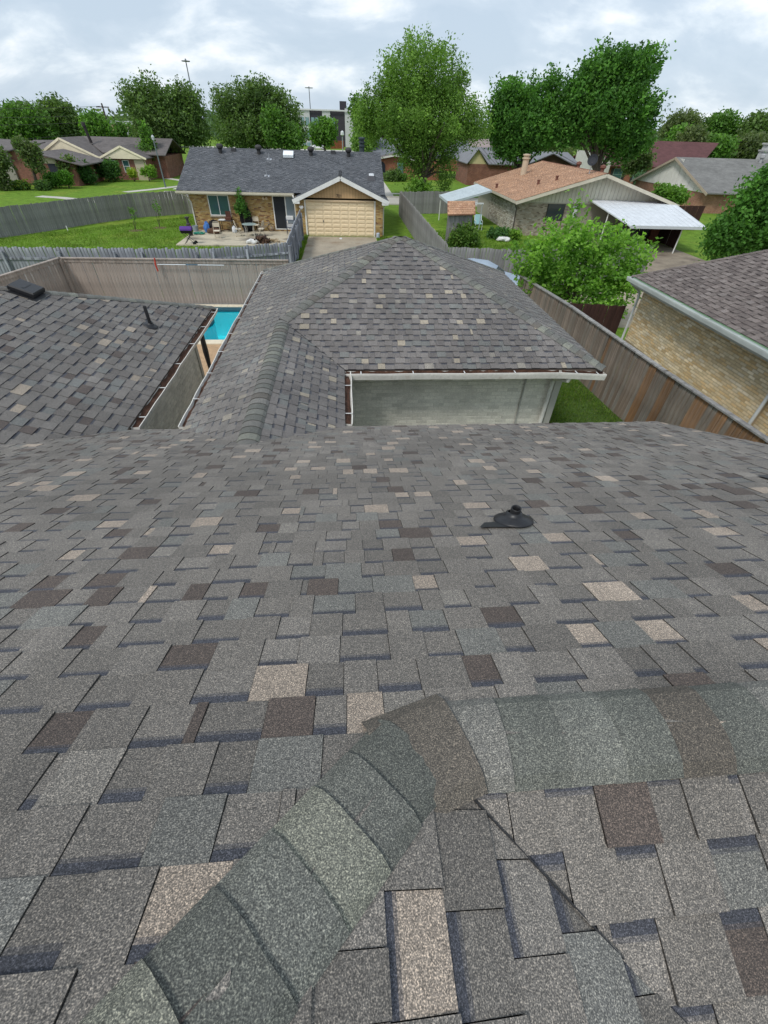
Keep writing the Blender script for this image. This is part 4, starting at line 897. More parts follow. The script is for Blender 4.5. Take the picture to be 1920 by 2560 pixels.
blob('cloth_heap', 'brown cloth heap lying between the bags and the lone chair', 'cloth', (-9.5, 37.2, .2), (.5, .3, .22), (.10, .055, .035), seed=5, zmin=PZ)
blob('trash_bag', 'white plastic bag lying under the black side table', 'bag', (-8.15, 37.6, .22), (.16, .16, .25), (.62, .64, .66), seed=6, zmin=PZ)
blob('plant_pot_cover', 'tall black sack leaning on the wall behind the potted tree', 'sack', (-7.25, 38.2, .75), (.42, .2, .85), (.012, .012, .013), seed=7, zmin=PZ)
blob('cushion_pile', 'white cushions piled at the near edge of the patio', 'cushion', (-6.3, 33.9, .18), (.42, .25, .16), (.62, .62, .6), seed=8, zmin=PZ)
t = thing('hose_coil', 'green garden hose heaped in coils at the patio corner', 'hose', (-10.5, 36.8, PZ)); b = MB()
for i in range(5):
    pts = [(-10.5 + random.uniform(-.1, .1) + (.30 + .03 * i) * math.cos(a), 36.8 + (.18 + .02 * i) * math.sin(a), PZ + .02 + .02 * i + .012 * math.sin(3 * a + i)) for a in np.linspace(0, 6.28, 18)]; b.tube(pts, .014, 5, (.03, .28, .20))
b.build('coil', TINT, t)
t = thing('bucket', 'grey bucket by the left corner of the yellow brick wall', 'bucket', (-11.0, 37.9, PZ)); b = MB(); b.lathe([(.0, 0), (.17, 0), (.21, .35), (.2, .35), (.16, .03), (0, .03)], (-11.0, 37.9, PZ), 14, (.26, .3, .32)); b.build('body', TINT, t)
t = thing('log_pile', 'pile of dark split logs at the near edge of the patio', 'firewood', (-5.7, 34.1, PZ))
for i in range(16):
    b = MB(); lv = i // 6; a = random.uniform(-.5, .5); c = Vector((-5.75 + (i % 6) * .16 - .35 + lv * .08, 34.1 + random.uniform(-.12, .12), PZ + .08 + .13 * lv)); d = Vector((math.sin(a), math.cos(a), random.uniform(-.1, .15))) * .3; b.tube([c - d, c + d], random.uniform(.06, .09), 7, random.choice([(.07, .04, .028), (.10, .06, .04), (.05, .03, .025)])); b.build('log', TINTM, t)
t = thing('branch_pile', 'heap of pale cut branches beside the log pile', 'branches', (-4.8, 34.3, PZ))
for i in range(14):
    b = MB(); c = Vector((-4.8 + random.uniform(-.45, .45), 34.3 + random.uniform(-.2, .2), PZ + .03 + .012 * i)); a = random.uniform(0, 3.14); d = Vector((math.cos(a), math.sin(a) * .5, random.uniform(-.05, .08))) * random.uniform(.2, .45); b.tube([c - d, c + Vector((0, 0, .04)), c + d], .02, 5, (.40, .31, .20)); b.build('branch', TINTM, t)
def bicycle(x_, y_):
    t = thing('bicycle', 'small bicycle leaning on the yellow brick wall by the door', 'bicycle', (x_, y_, PZ)); r = .25
    for dx in (-.42, .42):
        b = MB(); b.tube([(x_ + dx + r * math.cos(a), y_, PZ + r + r * math.sin(a)) for a in np.linspace(0, 6.283, 21)], .022, 6, (.03, .03, .03), cap=False); wo = b.build('wheel', TINT, t)
        b = MB()
        for k in range(6): a = k * math.pi / 6; b.tube([(x_ + dx - r * math.cos(a), y_, PZ + r - r * math.sin(a)), (x_ + dx + r * math.cos(a), y_, PZ + r + r * math.sin(a))], .004, 4, (.5, .5, .5))
        b.build('spokes', TINT, wo)
    b = MB(); z = PZ + r; P = lambda dx, dz: (x_ + dx, y_, z + dz)
    for a, c in ((P(-.42, 0), P(-.05, .02)), (P(-.05, .02), P(-.14, .30)), (P(-.14, .28), P(.27, .30)), (P(-.05, .02), P(.28, .24)), (P(-.42, 0), P(-.14, .26)), (P(.42, 0), P(.26, .40))): b.tube([a, c], .016, 6, (.30, .27, .25))
    b.build('frame', TINT, t); b = MB(); b.box((x_ - .26, y_ - .05, z + .31), (x_ - .06, y_ + .05, z + .35), (.02, .02, .02)); b.build('saddle', TINT, t); b = MB(); b.tube([(x_ + .22, y_ - .22, z + .44), (x_ + .26, y_, z + .42), (x_ + .22, y_ + .18, z + .44)], .013, 6, (.05, .05, .05)); b.build('handlebar', TINT, t)
bicycle(-5.95, 38.25)
t = thing('storage_shelf', 'dark wire shelf with white boxes in the corner by the fence', 'shelf', (-4.0, 37.4, PZ)); b = MB()
for z in (.5, .95): b.box((-4.3, 37.15, z), (-3.65, 37.6, z + .03), (.05, .06, .09))
b.build('shelf_board', TINT, t); b = MB()
for a, c in ((-4.28, 37.17), (-3.67, 37.17), (-4.28, 37.58), (-3.67, 37.58)): b.box((a - .015, c - .015, PZ), (a + .015, c + .015, 1.1), (.04, .05, .07))
b.build('leg', TINT, t)
for z, n_, q in ((.53, 'white storage box on the lower tier of the wire shelf', .5), (.98, 'white storage box on the top of the wire shelf', .62)):
    b = MB(); b.box((-4.25, 37.2, z), (-3.75, 37.55, z + .2), (q, q, q)); tag(b.build('storage_box', TINT), n_, 'box')
t = thing('drain_cover', 'small white cleanout cap on the driveway before the garage door', 'drain cap', (-.35, 36.3, 0)); b = MB(); b.lathe([(0, .0), (.11, .0), (.11, .04), (.05, .07), (0, .07)], (-.35, 36.3, .008), 12, (.7, .72, .74)); b.build('cap', TINT, t)
t = thing('paint_can', 'pale blue can by the right jamb of the garage door', 'can', (2.4, 36.95, 0)); b = MB(); b.lathe([(0, 0), (.13, 0), (.13, .28), (.1, .3), (0, .3)], (2.4, 36.95, 0), 12, (.42, .48, .56)); b.build('body', TINT, t)
t = thing('lawn_stake', 'short white pipe standing in the lawn inside the grey fence', 'pipe', tuple(atZ(170, 577))); p = atZ(170, 577); b = MB(); b.tube([p, p + Vector((0, 0, .3))], .03, 6, (.8, .8, .78)); b.build('stake', TINT, t)

# =================================================================== HOUSE WITH THE ORANGE ROOF
PAL_O = [((.43, .25, .15), 40), ((.455, .272, .17), 25), ((.405, .23, .135), 20), ((.48, .295, .19), 6)]
oh = thing('brick_house', 'pale brick house with a low orange shingled roof and metal covers', 'house', (19, 44, 0))
OX0, OXM, OX1, OY0, OY1, OZ, to = 12.7, 19.1, 25.5, 37.9, 51.5, 2.30, .27; ORZ = OZ + to * (OXM - OX0)
pc = shingles((OX0, 44, OZ), (-1, 0), to, (-7.6, 6.2), 6.64, [(1, 0, OXM), (0, -1, -OY0), (0, 1, OY1)], PAL_O, band=(.29, .15, .095), tabs=(.22, .38), gaps=(.2, .34), coarse=True)
emit_pieces(pc, oh, 'shingle', 'shingle_field', SH, 0)
b = MB()
for s_, xe in ((-1, OX0), (1, OX1)): b.poly([(xe, OY0, OZ - .005), (xe, OY1, OZ - .005), (OXM, OY1, ORZ - .005), (OXM, OY0, ORZ - .005)], (.27, .13, .085))
b.build('roof_deck', TINTM, oh)
caps(oh, (OXM, OY0, ORZ), (OXM, OY1, ORZ), (-to, 0, 1), (to, 0, 1), pal=[((.34, .17, .11), 1)], stuff='cap_shingle_row')
OW = 38.8
b = MB(); b.box((OX0 + .5, OW, 0), (OX1 - .5, OW + .2, OZ - .15)); b.box((OX0 + .5, OW + .2, 0), (OX0 + .7, OY1 - .5, OZ - .05)); b.box((OX1 - .7, OW + .2, 0), (OX1 - .5, OY1 - .5, OZ - .05)); b.box((OX0 + .7, OY1 - .7, 0), (OX1 - .7, OY1 - .5, OZ - .1)); b.build('wall', material('pale_mortar', (.34, .31, .265), .95, noise=((20, .12, 3),)), oh)
def pale_brick():
    k = random.uniform(.82, 1.12); c = random.choice([(.44, .37, .30)] * 5 + [(.36, .29, .225)] * 2 + [(.48, .43, .37), (.24, .185, .14)]); return tuple(x * k for x in c)
pc = brick_pieces((OX0 + .5, OW), (OX0 + 5.0, OW), 0, OZ - .15, (0, -1), pale_brick, bw=.2, bh=.066, mo=.012, proud=.014, holes=((2.35, 3.75, 1.0, 2.12),))
emit_pieces(pc, oh, 'brick', 'brick_field', BRICKT, 300)
# rough stone veneer on the left wall, stone by stone
st = MB(); y = OW; 
zz_ = 0
stones = []
while zz_ < OZ - .1:
    hh = random.uniform(.10, .17); yy = OW + random.uniform(-.1, 0)
    while yy < OW + 8:
        ww = random.uniform(.14, .36); y0, y1 = max(yy + .012, OW), min(yy + ww - .012, OW + 8)
        if y1 - y0 > .05:
            c = random.choice([(.42, .39, .33)] * 3 + [(.34, .31, .26), (.27, .235, .19), (.47, .45, .40)]); k = random.uniform(.8, 1.1); q = random.uniform(.015, .05)
            p = [(OX0 + .5, y0, zz_ + .01), (OX0 + .5 - q, y0 + .02, zz_ + .025), (OX0 + .5 - q * random.uniform(.7, 1.2), y1 - .02, zz_ + .025), (OX0 + .5, y1, zz_ + .01), (OX0 + .5, y0, zz_ + hh - .01), (OX0 + .5 - q, y0 + .02, zz_ + hh - .025), (OX0 + .5 - q, y1 - .02, zz_ + hh - .025), (OX0 + .5, y1, zz_ + hh - .01)]
            stones.append((p, tuple(x * k for x in c)))
        yy += ww
    zz_ += hh
for i, (p, c) in enumerate(stones[:]):
    st.hexa(p, c)
tag(st.build('stone_veneer', BRICKT, oh), kind='stuff')
SIDO = material('ivory_siding', (.64, .61, .51), .7, noise=((1.1, .08, 4),), objrand=.05)
x_ = OX0 + .3
while x_ < OX1 - .3:
    x1 = min(x_ + .30, OX1 - .3); h0, h1 = ORZ - .1 - to * abs(x_ - OXM), ORZ - .1 - to * abs(x1 - OXM); b = MB(); z0 = OZ - .15
    if min(h0, h1) > z0 + .02:
        if x_ < OXM < x1: h0 = h1 = max(h0, h1)
        b.hexa([(x_ + .012, OW - .035, z0), (x1 - .012, OW - .035, z0), (x1 - .012, OW, z0), (x_ + .012, OW, z0), (x_ + .012, OW - .035, h0), (x1 - .012, OW - .035, h1), (x1 - .012, OW, h1), (x_ + .012, OW, h0)]); b.build('siding_board', SIDO, oh)
    x_ += .30
b = MB(); b.poly([(OX0 + .2, OW + .001, OZ - .15), (OX1 - .2, OW + .001, OZ - .15), (OXM, OW + .001, ORZ - .1)], (.2, .185, .15)); b.box((OX0 + .5, OW - .05, OZ - .22), (OX1 - .5, OW - .02, OZ - .15), (.42, .39, .32)); b.build('gable_sheathing', TINT, oh)
for s_ in (-1, 1):
    b = MB(); b.bar((OXM, OY0 + .0, ORZ - .13), (OXM + s_ * 6.4, OY0 + .0, OZ - .13), .03, .2, (.58, .53, .43)); b.build('rake_board', TINT, oh)
b = MB(); b.box((OX0 - .02, OY0, OZ - .17), (OX0 + .01, OY1, OZ - .01), (.52, .47, .38)); b.box((OX0 + .01, OY0 + .05, OZ - .2), (OX0 + .5, OY1, OZ - .18), (.45, .42, .36)); b.build('fascia', TINT, oh)
b = MB(); b.box((15.55, OW - .03, 1.0), (16.95, OW + .05, 2.12), (.05, .045, .04)); wo = b.build('window', TINT, oh); b = MB(); b.box((15.62, OW - .035, 1.07), (16.88, OW - .031, 2.06)); b.build('pane', GLASS, wo)
b = MB(); b.tube([(OX0 + .02, OY0 + .05, OZ - .2), (OX0 + .35, OW - .1, OZ - .45), (OX0 + .42, OW - .07, OZ - .6), (OX0 + .42, OW - .07, .1)], .045, 6, (.08, .06, .05)); b.build('downspout', TINT, oh)
b = MB(); b.lathe([(.26, -1.2), (.26, .85), (.34, .87), (.34, .95), (.24, .97), (.24, 1.08), (.33, 1.1), (.33, 1.18), (0, 1.22)], (16.1, 47.5, ORZ - .6), 14, (.50, .40, .29)); b.build('chimney_flue', TINT, oh)
for px0, py0 in ((1391, 451), (1345, 461), (1241, 470)):
    b = MB(); pt = None
    for Y_ in np.arange(38.2, 51, .1):
        q = atY(px0 * 1.0, py0, Y_)
        if q.x < OXM and q.z <= OZ + to * (q.x - OX0): pt = q; break
    if pt is None: continue
    b.lathe([(.1, -.1), (.1, .22), (.13, .24), (.13, .3), (0, .31)], pt, 10, (.16, .07, .05)); b.build('vent_pipe', TINT, oh)
b = MB(); b.lathe([(.0, -.1), (.13, -.1), (.13, .3), (.22, .38), (.2, .52), (0, .58)], (19.9, 45.0, ORZ - .25), 12, (.17, .075, .055)); b.build('turbine_vent', TINT, oh)
b = MB(); b.lathe([(.0, -.1), (.13, -.1), (.13, .3), (.22, .38), (.2, .52), (0, .58)], (19.8, 40.3, ORZ - .2), 12, (.17, .075, .055)); b.build('turbine_vent', TINT, oh)
t = thing('satellite_dish', 'black satellite dish on a mast over the orange roof ridge', 'satellite dish', (18.5, 39.6, ORZ - .2))
b = MB(); b.tube([(18.5, 39.6, ORZ - .3), (18.5, 39.6, ORZ + .25), (18.45, 39.45, ORZ + .5)], .03, 8, (.45, .47, .5)); b.build('mast', TINT, t)
b = MB(); b.lathe([(.0, .0), (.2, .03), (.36, .12), (.36, .13), (.2, .05), (0, .02)], (18.45, 39.5, ORZ + .62), 20, (.025, .028, .035), axis=(-.5, -.75, .35)); b.tube([(18.45, 39.45, ORZ + .45), (18.2, 39.0, ORZ + .55)], .015, 5, (.1, .1, .1)); b.build('dish', TINT, t)
# metal patio cover on the left of that house and white carport on its right
def slab_cover(name, label, cat, corners, th, ribs, col, posts, mat_):
    A, B_, C_, D_ = [Vector(c) for c in corners]; t = thing(name, label, cat, (A.x, A.y, 0))
    b = MB(); dz_ = Vector((0, 0, th)); b.hexa([A - dz_, B_ - dz_, C_ - dz_, D_ - dz_, A, B_, C_, D_], col); b.build('roof_panel', mat_, t)
    b = MB()
    for i in range(1, ribs):
        f = i / ribs; p, q = A.lerp(D_, f) + Vector((0, 0, .014)), B_.lerp(C_, f) + Vector((0, 0, .014)); b.bar(p, q, .03, .024, col)
    tag(b.build('roof_rib', mat_, t), kind='stuff')
    b = MB(); b.bar(B_ - dz_ * .7 , C_ - dz_ * .7, .05, .17, tuple(x * .95 for x in col)); b.bar(A - dz_ * .75 , B_ - dz_ * .75, .05, .15, tuple(x * .95 for x in col)); b.build('fascia', mat_, t)
    for p in posts:
        b = MB(); p = Vector(p); b.tube([(p.x, p.y, 0), p], .042, 8, (.68, .68, .66)); b.build('post', TINT, t)
    return t
slab_cover('patio_cover', 'flat pale metal patio cover by the stone wall of the orange roofed house', 'patio cover', [(11.95, 42.2, 2.5), (8.25, 41.0, 1.78), (8.28, 45.5, 1.80), (11.75, 46.5, 2.55)], .06, 9, (.52, .58, .60), [(8.4, 41.1, 1.7), (8.4, 45.3, 1.72)], TINT)
slab_cover('carport', 'large flat white carport roof in front of the ivory gable', 'carport', [(25.3, 38.72, 2.38), (24.5, 32.6, 1.62), (19.0, 32.4, 1.66), (18.75, 38.72, 2.38)], .07, 14, (.60, .63, .66), [(23.1, 32.95, 1.6), (19.25, 32.8, 1.62), (24.3, 35.8, 1.98), (19.0, 35.8, 2.0)], TINT)
p = atZ(1196, 578); t = thing('metal_post', 'slim grey metal post with a crossarm beside the cedar shed', 'post', tuple(p)); q = atY(1199, 510, p.y); b = MB(); b.tube([p, (p.x, p.y, q.z)], .035, 8, (.35, .38, .39)); b.bar((p.x - .75, p.y, q.z + .03), (p.x + .08, p.y, q.z + .03), .1, .09, (.58, .6, .6)); b.build('pole', TINT, t)
# little shed with a cedar coloured shingle roof
t = thing('garden_shed', 'small grey board shed with orange shingled lean-to roof', 'shed', (8, 35.4, 0))
S0 = [Vector((6.95, 34.4, 1.84)), Vector((9.0, 34.9, 1.84)), Vector((9.2, 36.3, 2.42)), Vector((7.15, 35.9, 2.42))]
b = MB(); b.hexa([v - Vector((0, 0, .06)) for v in S0] + S0, (.28, .14, .09)); b.build('roof_deck', TINTM, t)
for r_ in range(6):
    for c_ in range(9):
        f0, f1 = r_ / 6, (r_ + 1.1) / 6; g0, g1 = (c_ + (.5 if r_ % 2 else 0)) / 9.5, (c_ + (.5 if r_ % 2 else 0) + .96) / 9.5; lo0, lo1 = S0[0].lerp(S0[1], g0), S0[0].lerp(S0[1], g1); hi0, hi1 = S0[3].lerp(S0[2], g0), S0[3].lerp(S0[2], g1)
        u_ = Vector((0, 0, .022)); d_ = Vector((0, 0, .004)); b = MB(); q = [lo0.lerp(hi0, f0) + u_, lo1.lerp(hi1, f0) + u_, lo1.lerp(hi1, min(f1, 1)) + d_, lo0.lerp(hi0, min(f1, 1)) + d_]; b.hexa([v - Vector((0, 0, .014)) for v in q] + q, pick(PAL_O)); b.build('shingle', SH, t)
for (a, c_), n_ in ((((7.1, 34.65), (8.85, 35.05)), 13), (((7.1, 34.65), (7.25, 35.75)), 8), (((8.85, 35.05), (9.0, 36.1)), 8)):
    a, c_ = Vector((*a, 0)), Vector((*c_, 0))
    for i in range(n_):
        p, q = a.lerp(c_, i / n_), a.lerp(c_, (i + .95) / n_); hh = 1.80 + .5 * max(0, ((p.y + q.y) / 2 - 34.75)) * .7; b = MB(); b.bar(p.lerp(q, .0) + Vector((0, 0, hh / 2)), q + Vector((0, 0, hh / 2)), .03, hh); b.build('wall_board', W_GREY, t)
# things below the covers
t = thing('patio_chair', 'white tube patio chair under the metal patio cover', 'chair', (10.9, 41.0, 0)); b = MB()
for s_ in (-.28, .28): b.tube([(10.9 + s_, 40.7, 0), (10.9 + s_, 40.7, .62), (10.9 + s_, 41.2, .62), (10.9 + s_, 41.35, 1.0)], .025, 6, (.68, .7, .7))
b.build('frame', TINT, t); b = MB(); b.box((10.62, 40.72, .4), (11.18, 41.2, .46), (.30, .5, .52)); b.hexa([(10.62, 41.2, .46), (11.18, 41.2, .46), (11.18, 41.25, .46), (10.62, 41.25, .46), (10.62, 41.32, 1.0), (11.18, 41.32, 1.0), (11.18, 41.37, 1.0), (10.62, 41.37, 1.0)], (.3, .5, .52)); b.build('seat', TINT, t)
for i, (x_, col, lab) in enumerate(((22.3, (.02, .022, .025), 'black wheeled bin under the white carport'), (23.1, (.10, .03, .02), 'dark red wheeled bin under the white carport'))):
    t = thing('wheelie_bin', lab, 'bin', (x_, 36.2, 0)); b = MB(); b.hexa([(x_ - .25, 35.95, .05), (x_ + .25, 35.95, .05), (x_ + .25, 36.5, .05), (x_ - .25, 36.5, .05), (x_ - .32, 35.85, 1.0), (x_ + .32, 35.85, 1.0), (x_ + .32, 36.6, 1.0), (x_ - .32, 36.6, 1.0)], col); b.build('body', TINT, t); b = MB(); b.hexa([(x_ - .34, 35.83, 1.0), (x_ + .34, 35.83, 1.0), (x_ + .34, 36.62, 1.0), (x_ - .34, 36.62, 1.0), (x_ - .3, 35.9, 1.08), (x_ + .3, 35.9, 1.08), (x_ + .3, 36.6, 1.1), (x_ - .3, 36.6, 1.1)], tuple(c * 1.3 for c in col)); b.build('lid', TINT, t)
b = MB(); p = (17.7, OW - .12, 1.55); b.box((p[0] - .2, p[1] - .1, 1.2), (p[0] + .2, p[1] + .1, 1.95), (.50, .53, .54)); b.box((p[0] - .17, p[1] - .12, 1.45), (p[0] + .17, p[1] - .101, 1.9), (.58, .6, .6)); b.build('meter_box', TINT, oh)
t = thing('white_sack', 'torn white sack lying by the flower bed near the pale wall', 'sack', (11.2, 37.6, 0)); p = atZ(1258, 603); bpy.data.objects.remove(t)
blob('garden_sack', 'torn white sack lying by the flower bed near the pale wall', 'sack', (p.x, p.y, .12), (.55, .3, .16), (.62, .62, .6), seed=12, zmin=.01)

# =================================================================== MORE DISTANT HOUSES
def simple_roof(t, quads, mat_, name='roof', th=.10):
    for q in quads:
        b = MB(); q = [Vector(v) for v in q]; b.hexa([v - Vector((0, 0, th)) for v in q] + q, (.5, .5, .5)); b.build(name, mat_, t)
def roof_mat(name, col, sc=3.2):
    return material(name, col, .92, noise=((sc, .16, 4, (.5, .5, 2.2)), (14, .16, 3, (.35, .35, 3)), (.6, .1, 3)))
def brick_mat(name, c1, c2, mo, sc=4.2):
    M = bpy.data.materials.new(name); M.use_nodes = True; t = M.node_tree; b = t.nodes['Principled BSDF']; b.inputs['Roughness'].default_value = .92
    co = N(t, 'ShaderNodeTexCoord'); sp = N(t, 'ShaderNodeSeparateXYZ'); t.links.new(co.outputs['Object'], sp.inputs[0]); ad = N(t, 'ShaderNodeMath', operation='ADD'); t.links.new(sp.outputs[0], ad.inputs[0]); t.links.new(sp.outputs[1], ad.inputs[1]); cm = N(t, 'ShaderNodeCombineXYZ'); t.links.new(ad.outputs[0], cm.inputs[0]); t.links.new(sp.outputs[2], cm.inputs[1])
    br = N(t, 'ShaderNodeTexBrick'); br.inputs['Color1'].default_value = (*c1, 1); br.inputs['Color2'].default_value = (*c2, 1); br.inputs['Mortar'].default_value = (*mo, 1); br.inputs['Scale'].default_value = sc; br.inputs['Mortar Size'].default_value = .022; br.inputs['Bias'].default_value = .1; br.inputs['Brick Width'].default_value = .85; br.inputs['Row Height'].default_value = .32
    t.links.new(cm.outputs[0], br.inputs[0]); nz = N(t, 'ShaderNodeTexNoise'); nz.inputs['Scale'].default_value = 1.7; nz.inputs['Detail'].default_value = 5; t.links.new(co.outputs['Object'], nz.inputs[0]); mr = N(t, 'ShaderNodeMapRange'); mr.inputs[1].default_value = .3; mr.inputs[2].default_value = .7; mr.inputs[3].default_value = .78; mr.inputs[4].default_value = 1.2; t.links.new(nz.outputs['Fac'], mr.inputs[0])
    vm = N(t, 'ShaderNodeVectorMath', operation='SCALE'); t.links.new(br.outputs['Color'], vm.inputs[0]); t.links.new(mr.outputs[0], vm.inputs['Scale']); t.links.new(vm.outputs[0], b.inputs['Base Color']); return M
RBRICK = brick_mat('red_brick', (.17, .06, .04), (.24, .095, .06), (.22, .18, .15)); OBRICK = brick_mat('orange_brick', (.30, .105, .05), (.24, .075, .038), (.30, .22, .17)); TBRICK = brick_mat('rust_brick', (.33, .17, .10), (.26, .115, .065), (.36, .28, .22))
R_BROWN = roof_mat('brown_grey_roof', (.125, .112, .108)); R_GREY = roof_mat('grey_roof', (.17, .168, .16)); R_RED = roof_mat('maroon_roof', (.105, .047, .047)); R_BLUE = roof_mat('blue_grey_roof', (.14, .15, .17)); R_METAL = material('standing_seam_roof', (.20, .20, .21), .5, metal=.35, noise=((1.2, .1, 3),)); R_PINK = roof_mat('pink_grey_roof', (.26, .21, .2))
def wnd(t, x0, x1, z0, z1, y, frame=(.62, .62, .58), glass=GLASSG, bars=1):
    b = MB(); f = .07; yb_, yf = y + .02, y - .06
    b.box((x0, yf, z0), (x0 + f, yb_, z1), frame); b.box((x1 - f, yf, z0), (x1, yb_, z1), frame); b.box((x0 + f, yf, z1 - f), (x1 - f, yb_, z1), frame); b.box((x0 + f, yf, z0), (x1 - f, yb_, z0 + f), frame)
    zm = (z0 + z1) / 2
    if bars: b.box((x0 + f, yf + .005, zm - .025), (x1 - f, yb_, zm + .025), frame)
    o = b.build('window', TINT, t); b = MB(); b.box((x0 + f, y - .03, z0 + f), (x1 - f, y - .01, z1 - f)); b.build('pane', glass, o); return o

# cream gabled house on the left
ch = thing('brick_house', 'red brick house with two cream front gables behind the grey fence', 'house', (-31, 74, 0)); Y0 = 72.0
def front_gable(t, x0, x1, ze, xp, zp, y0, y1, col=(.74, .67, .49), wallm=RBRICK, roofm=R_BROWN, ov=.35, thick=.22, z0=0, boards=0):
    b = MB(); b.box((x0 + ov, y0 + .4, z0), (x1 - ov, y1, ze - .1)); b.build('wall', wallm, t)
    b = MB(); b.hexa([(x0 + .1, y0 + .05, ze - .12), (x1 - .1, y0 + .05, ze - .12), (x1 - .1, y0 + .6, ze - .12), (x0 + .1, y0 + .6, ze - .12), (xp - .02, y0 + .05, zp - .12), (xp + .02, y0 + .05, zp - .12), (xp + .02, y0 + .6, zp - .12), (xp - .02, y0 + .6, zp - .12)], col); b.build('gable', TINT, t)
    simple_roof(t, [[(x0, y0, ze), (xp, y0, zp), (xp, y1, zp), (x0, y1, ze)], [(xp, y0, zp), (x1, y0, ze), (x1, y1, ze), (xp, y1, zp)]], roofm)
    for xe in (x0, x1):
        b = MB(); b.bar((xe, y0 - .02, ze - .1), (xp, y0 - .02, zp - .1), .04, thick, tuple(min(.9, c * 1.12) for c in col)); b.build('rake_board', TINT, t)
front_gable(ch, -38.2, -30.7, 2.25, -34.8, 4.0, Y0, 79)
front_gable(ch, -30.7, -25.0, 2.25, -27.8, 3.42, Y0 - .05, 78.5, thick=.2)
simple_roof(ch, [[(-31.0, 74.2, 2.6), (-23.2, 74.2, 2.5), (-23.2, 79, 4.0), (-35.0, 79, 4.0)], [(-23.2, 79, 4.0), (-23.2, 84, 2.3), (-41, 84, 2.3), (-35.0, 79, 4.0)], [(-41.5, 74.5, 2.5), (-37.0, 74.5, 2.75), (-36.5, 79, 3.55), (-41.5, 79, 3.45)]], R_BROWN)
b = MB(); b.box((-41, 75.2, 0), (-23.7, 83.5, 2.3)); b.build('wall', RBRICK, ch)
wnd(ch, -29.9, -29.1, .75, 2.0, Y0 + .36); wnd(ch, -28.2, -27.4, .75, 2.0, Y0 + .36)
b = MB(); b.box((-26.7, Y0 + .28, 0), (-25.5, Y0 + .34, 2.05), (.50, .44, .32)); b.build('porch_door', TINT, ch)
for x_ in (-30.7, -25.35):
    b = MB(); b.tube([(x_, Y0 + .1, 2.1), (x_, Y0 + .3, 1.8), (x_, Y0 + .3, 0)], .05, 6, (.62, .56, .42)); b.build('downspout', TINT, ch)
b = MB(); b.box((-34.3, Y0 + .3, 1.75), (-32.6, Y0 + .38, 2.1), (.6, .55, .42)); b.box((-33.6, Y0 + .26, 1.72), (-33.35, Y0 + .3, 2.05), (.03, .03, .04)); b.build('vent_panel', TINT, ch)
b = MB()                                                # dark wall ornament on the gable
for (x0, z0, x1, z1) in ((-31.95, 2.35, -31.75, 2.7), (-31.7, 2.3, -31.5, 2.66), (-31.86, 2.5, -31.6, 2.48), (-31.2, 2.25, -31.1, 2.35)): b.bar((x0, Y0 + .3, z0), (x1, Y0 + .3, z1), .05, .06, (.06, .05, .05))
b.build('wall_ornament', TINT, ch)
b = MB(); b.tube([(-33.0, 76.5, 3.4), (-33.25, 76.5, 5.0)], .17, 8, (.03, .025, .025)); b.lathe([(.2, 0), (.24, .1), (.24, .45), (.0, .5)], (-33.25, 76.5, 4.95), 10, (.05, .045, .045)); b.build('chimney_flue', TINT, ch)
# brick house at the far left edge
lh = thing('brick_house', 'brick house at the left edge with a lean-to roof and dark door', 'house', (-38, 66, 0)); Yl = 64.3
b = MB(); b.box((-37.0, Yl, 0), (-30.6, 71.0, 2.2)); b.box((-37.6, Yl + .3, 0), (-37.0, 71, 3.0)); b.build('wall', RBRICK, lh)
b = MB(); b.hexa([(-45, Yl - .25, 0), (-37.06, Yl - .25, 0), (-37.06, Yl + .1, 0), (-45, Yl + .1, 0), (-45, Yl - .25, 3.1), (-37.0, Yl - .25, 3.05), (-37.0, Yl + .1, 3.05), (-45, Yl + .1, 3.1)], (.30, .275, .24)); b.build('plaster_wall', TINT, lh)
b = MB(); b.hexa([(-37.02, Yl + .1, 2.2), (-34.0, Yl + .1, 2.2), (-34.0, Yl + .2, 2.2), (-37.02, Yl + .2, 2.2), (-37.02, Yl + .1, 3.0), (-34.0, Yl + .1, 2.85), (-34.0, Yl + .2, 2.85), (-37.02, Yl + .2, 3.0)], (.16, .06, .04)); b.build('upper_wall', RBRICK, lh)
simple_roof(lh, [[(-46, Yl - .6, 3.05), (-36.4, Yl - .6, 3.1), (-36.0, 71, 3.6), (-46, 71, 3.9)], [(-34.2, Yl - .5, 2.95), (-29.4, Yl - .4, 1.95), (-29.4, 71, 2.0), (-34.2, 71, 3.0)]], R_BROWN)
b = MB(); b.box((-33.3, Yl - .05, .1), (-32.3, Yl + .02, 2.0), (.03, .035, .05)); b.build('door', TINT, lh)
b = MB(); b.box((-33.9, Yl - .06, 2.0), (-32.3, Yl - .01, 2.5), (.58, .52, .38)); b.build('trim_board', TINT, lh)
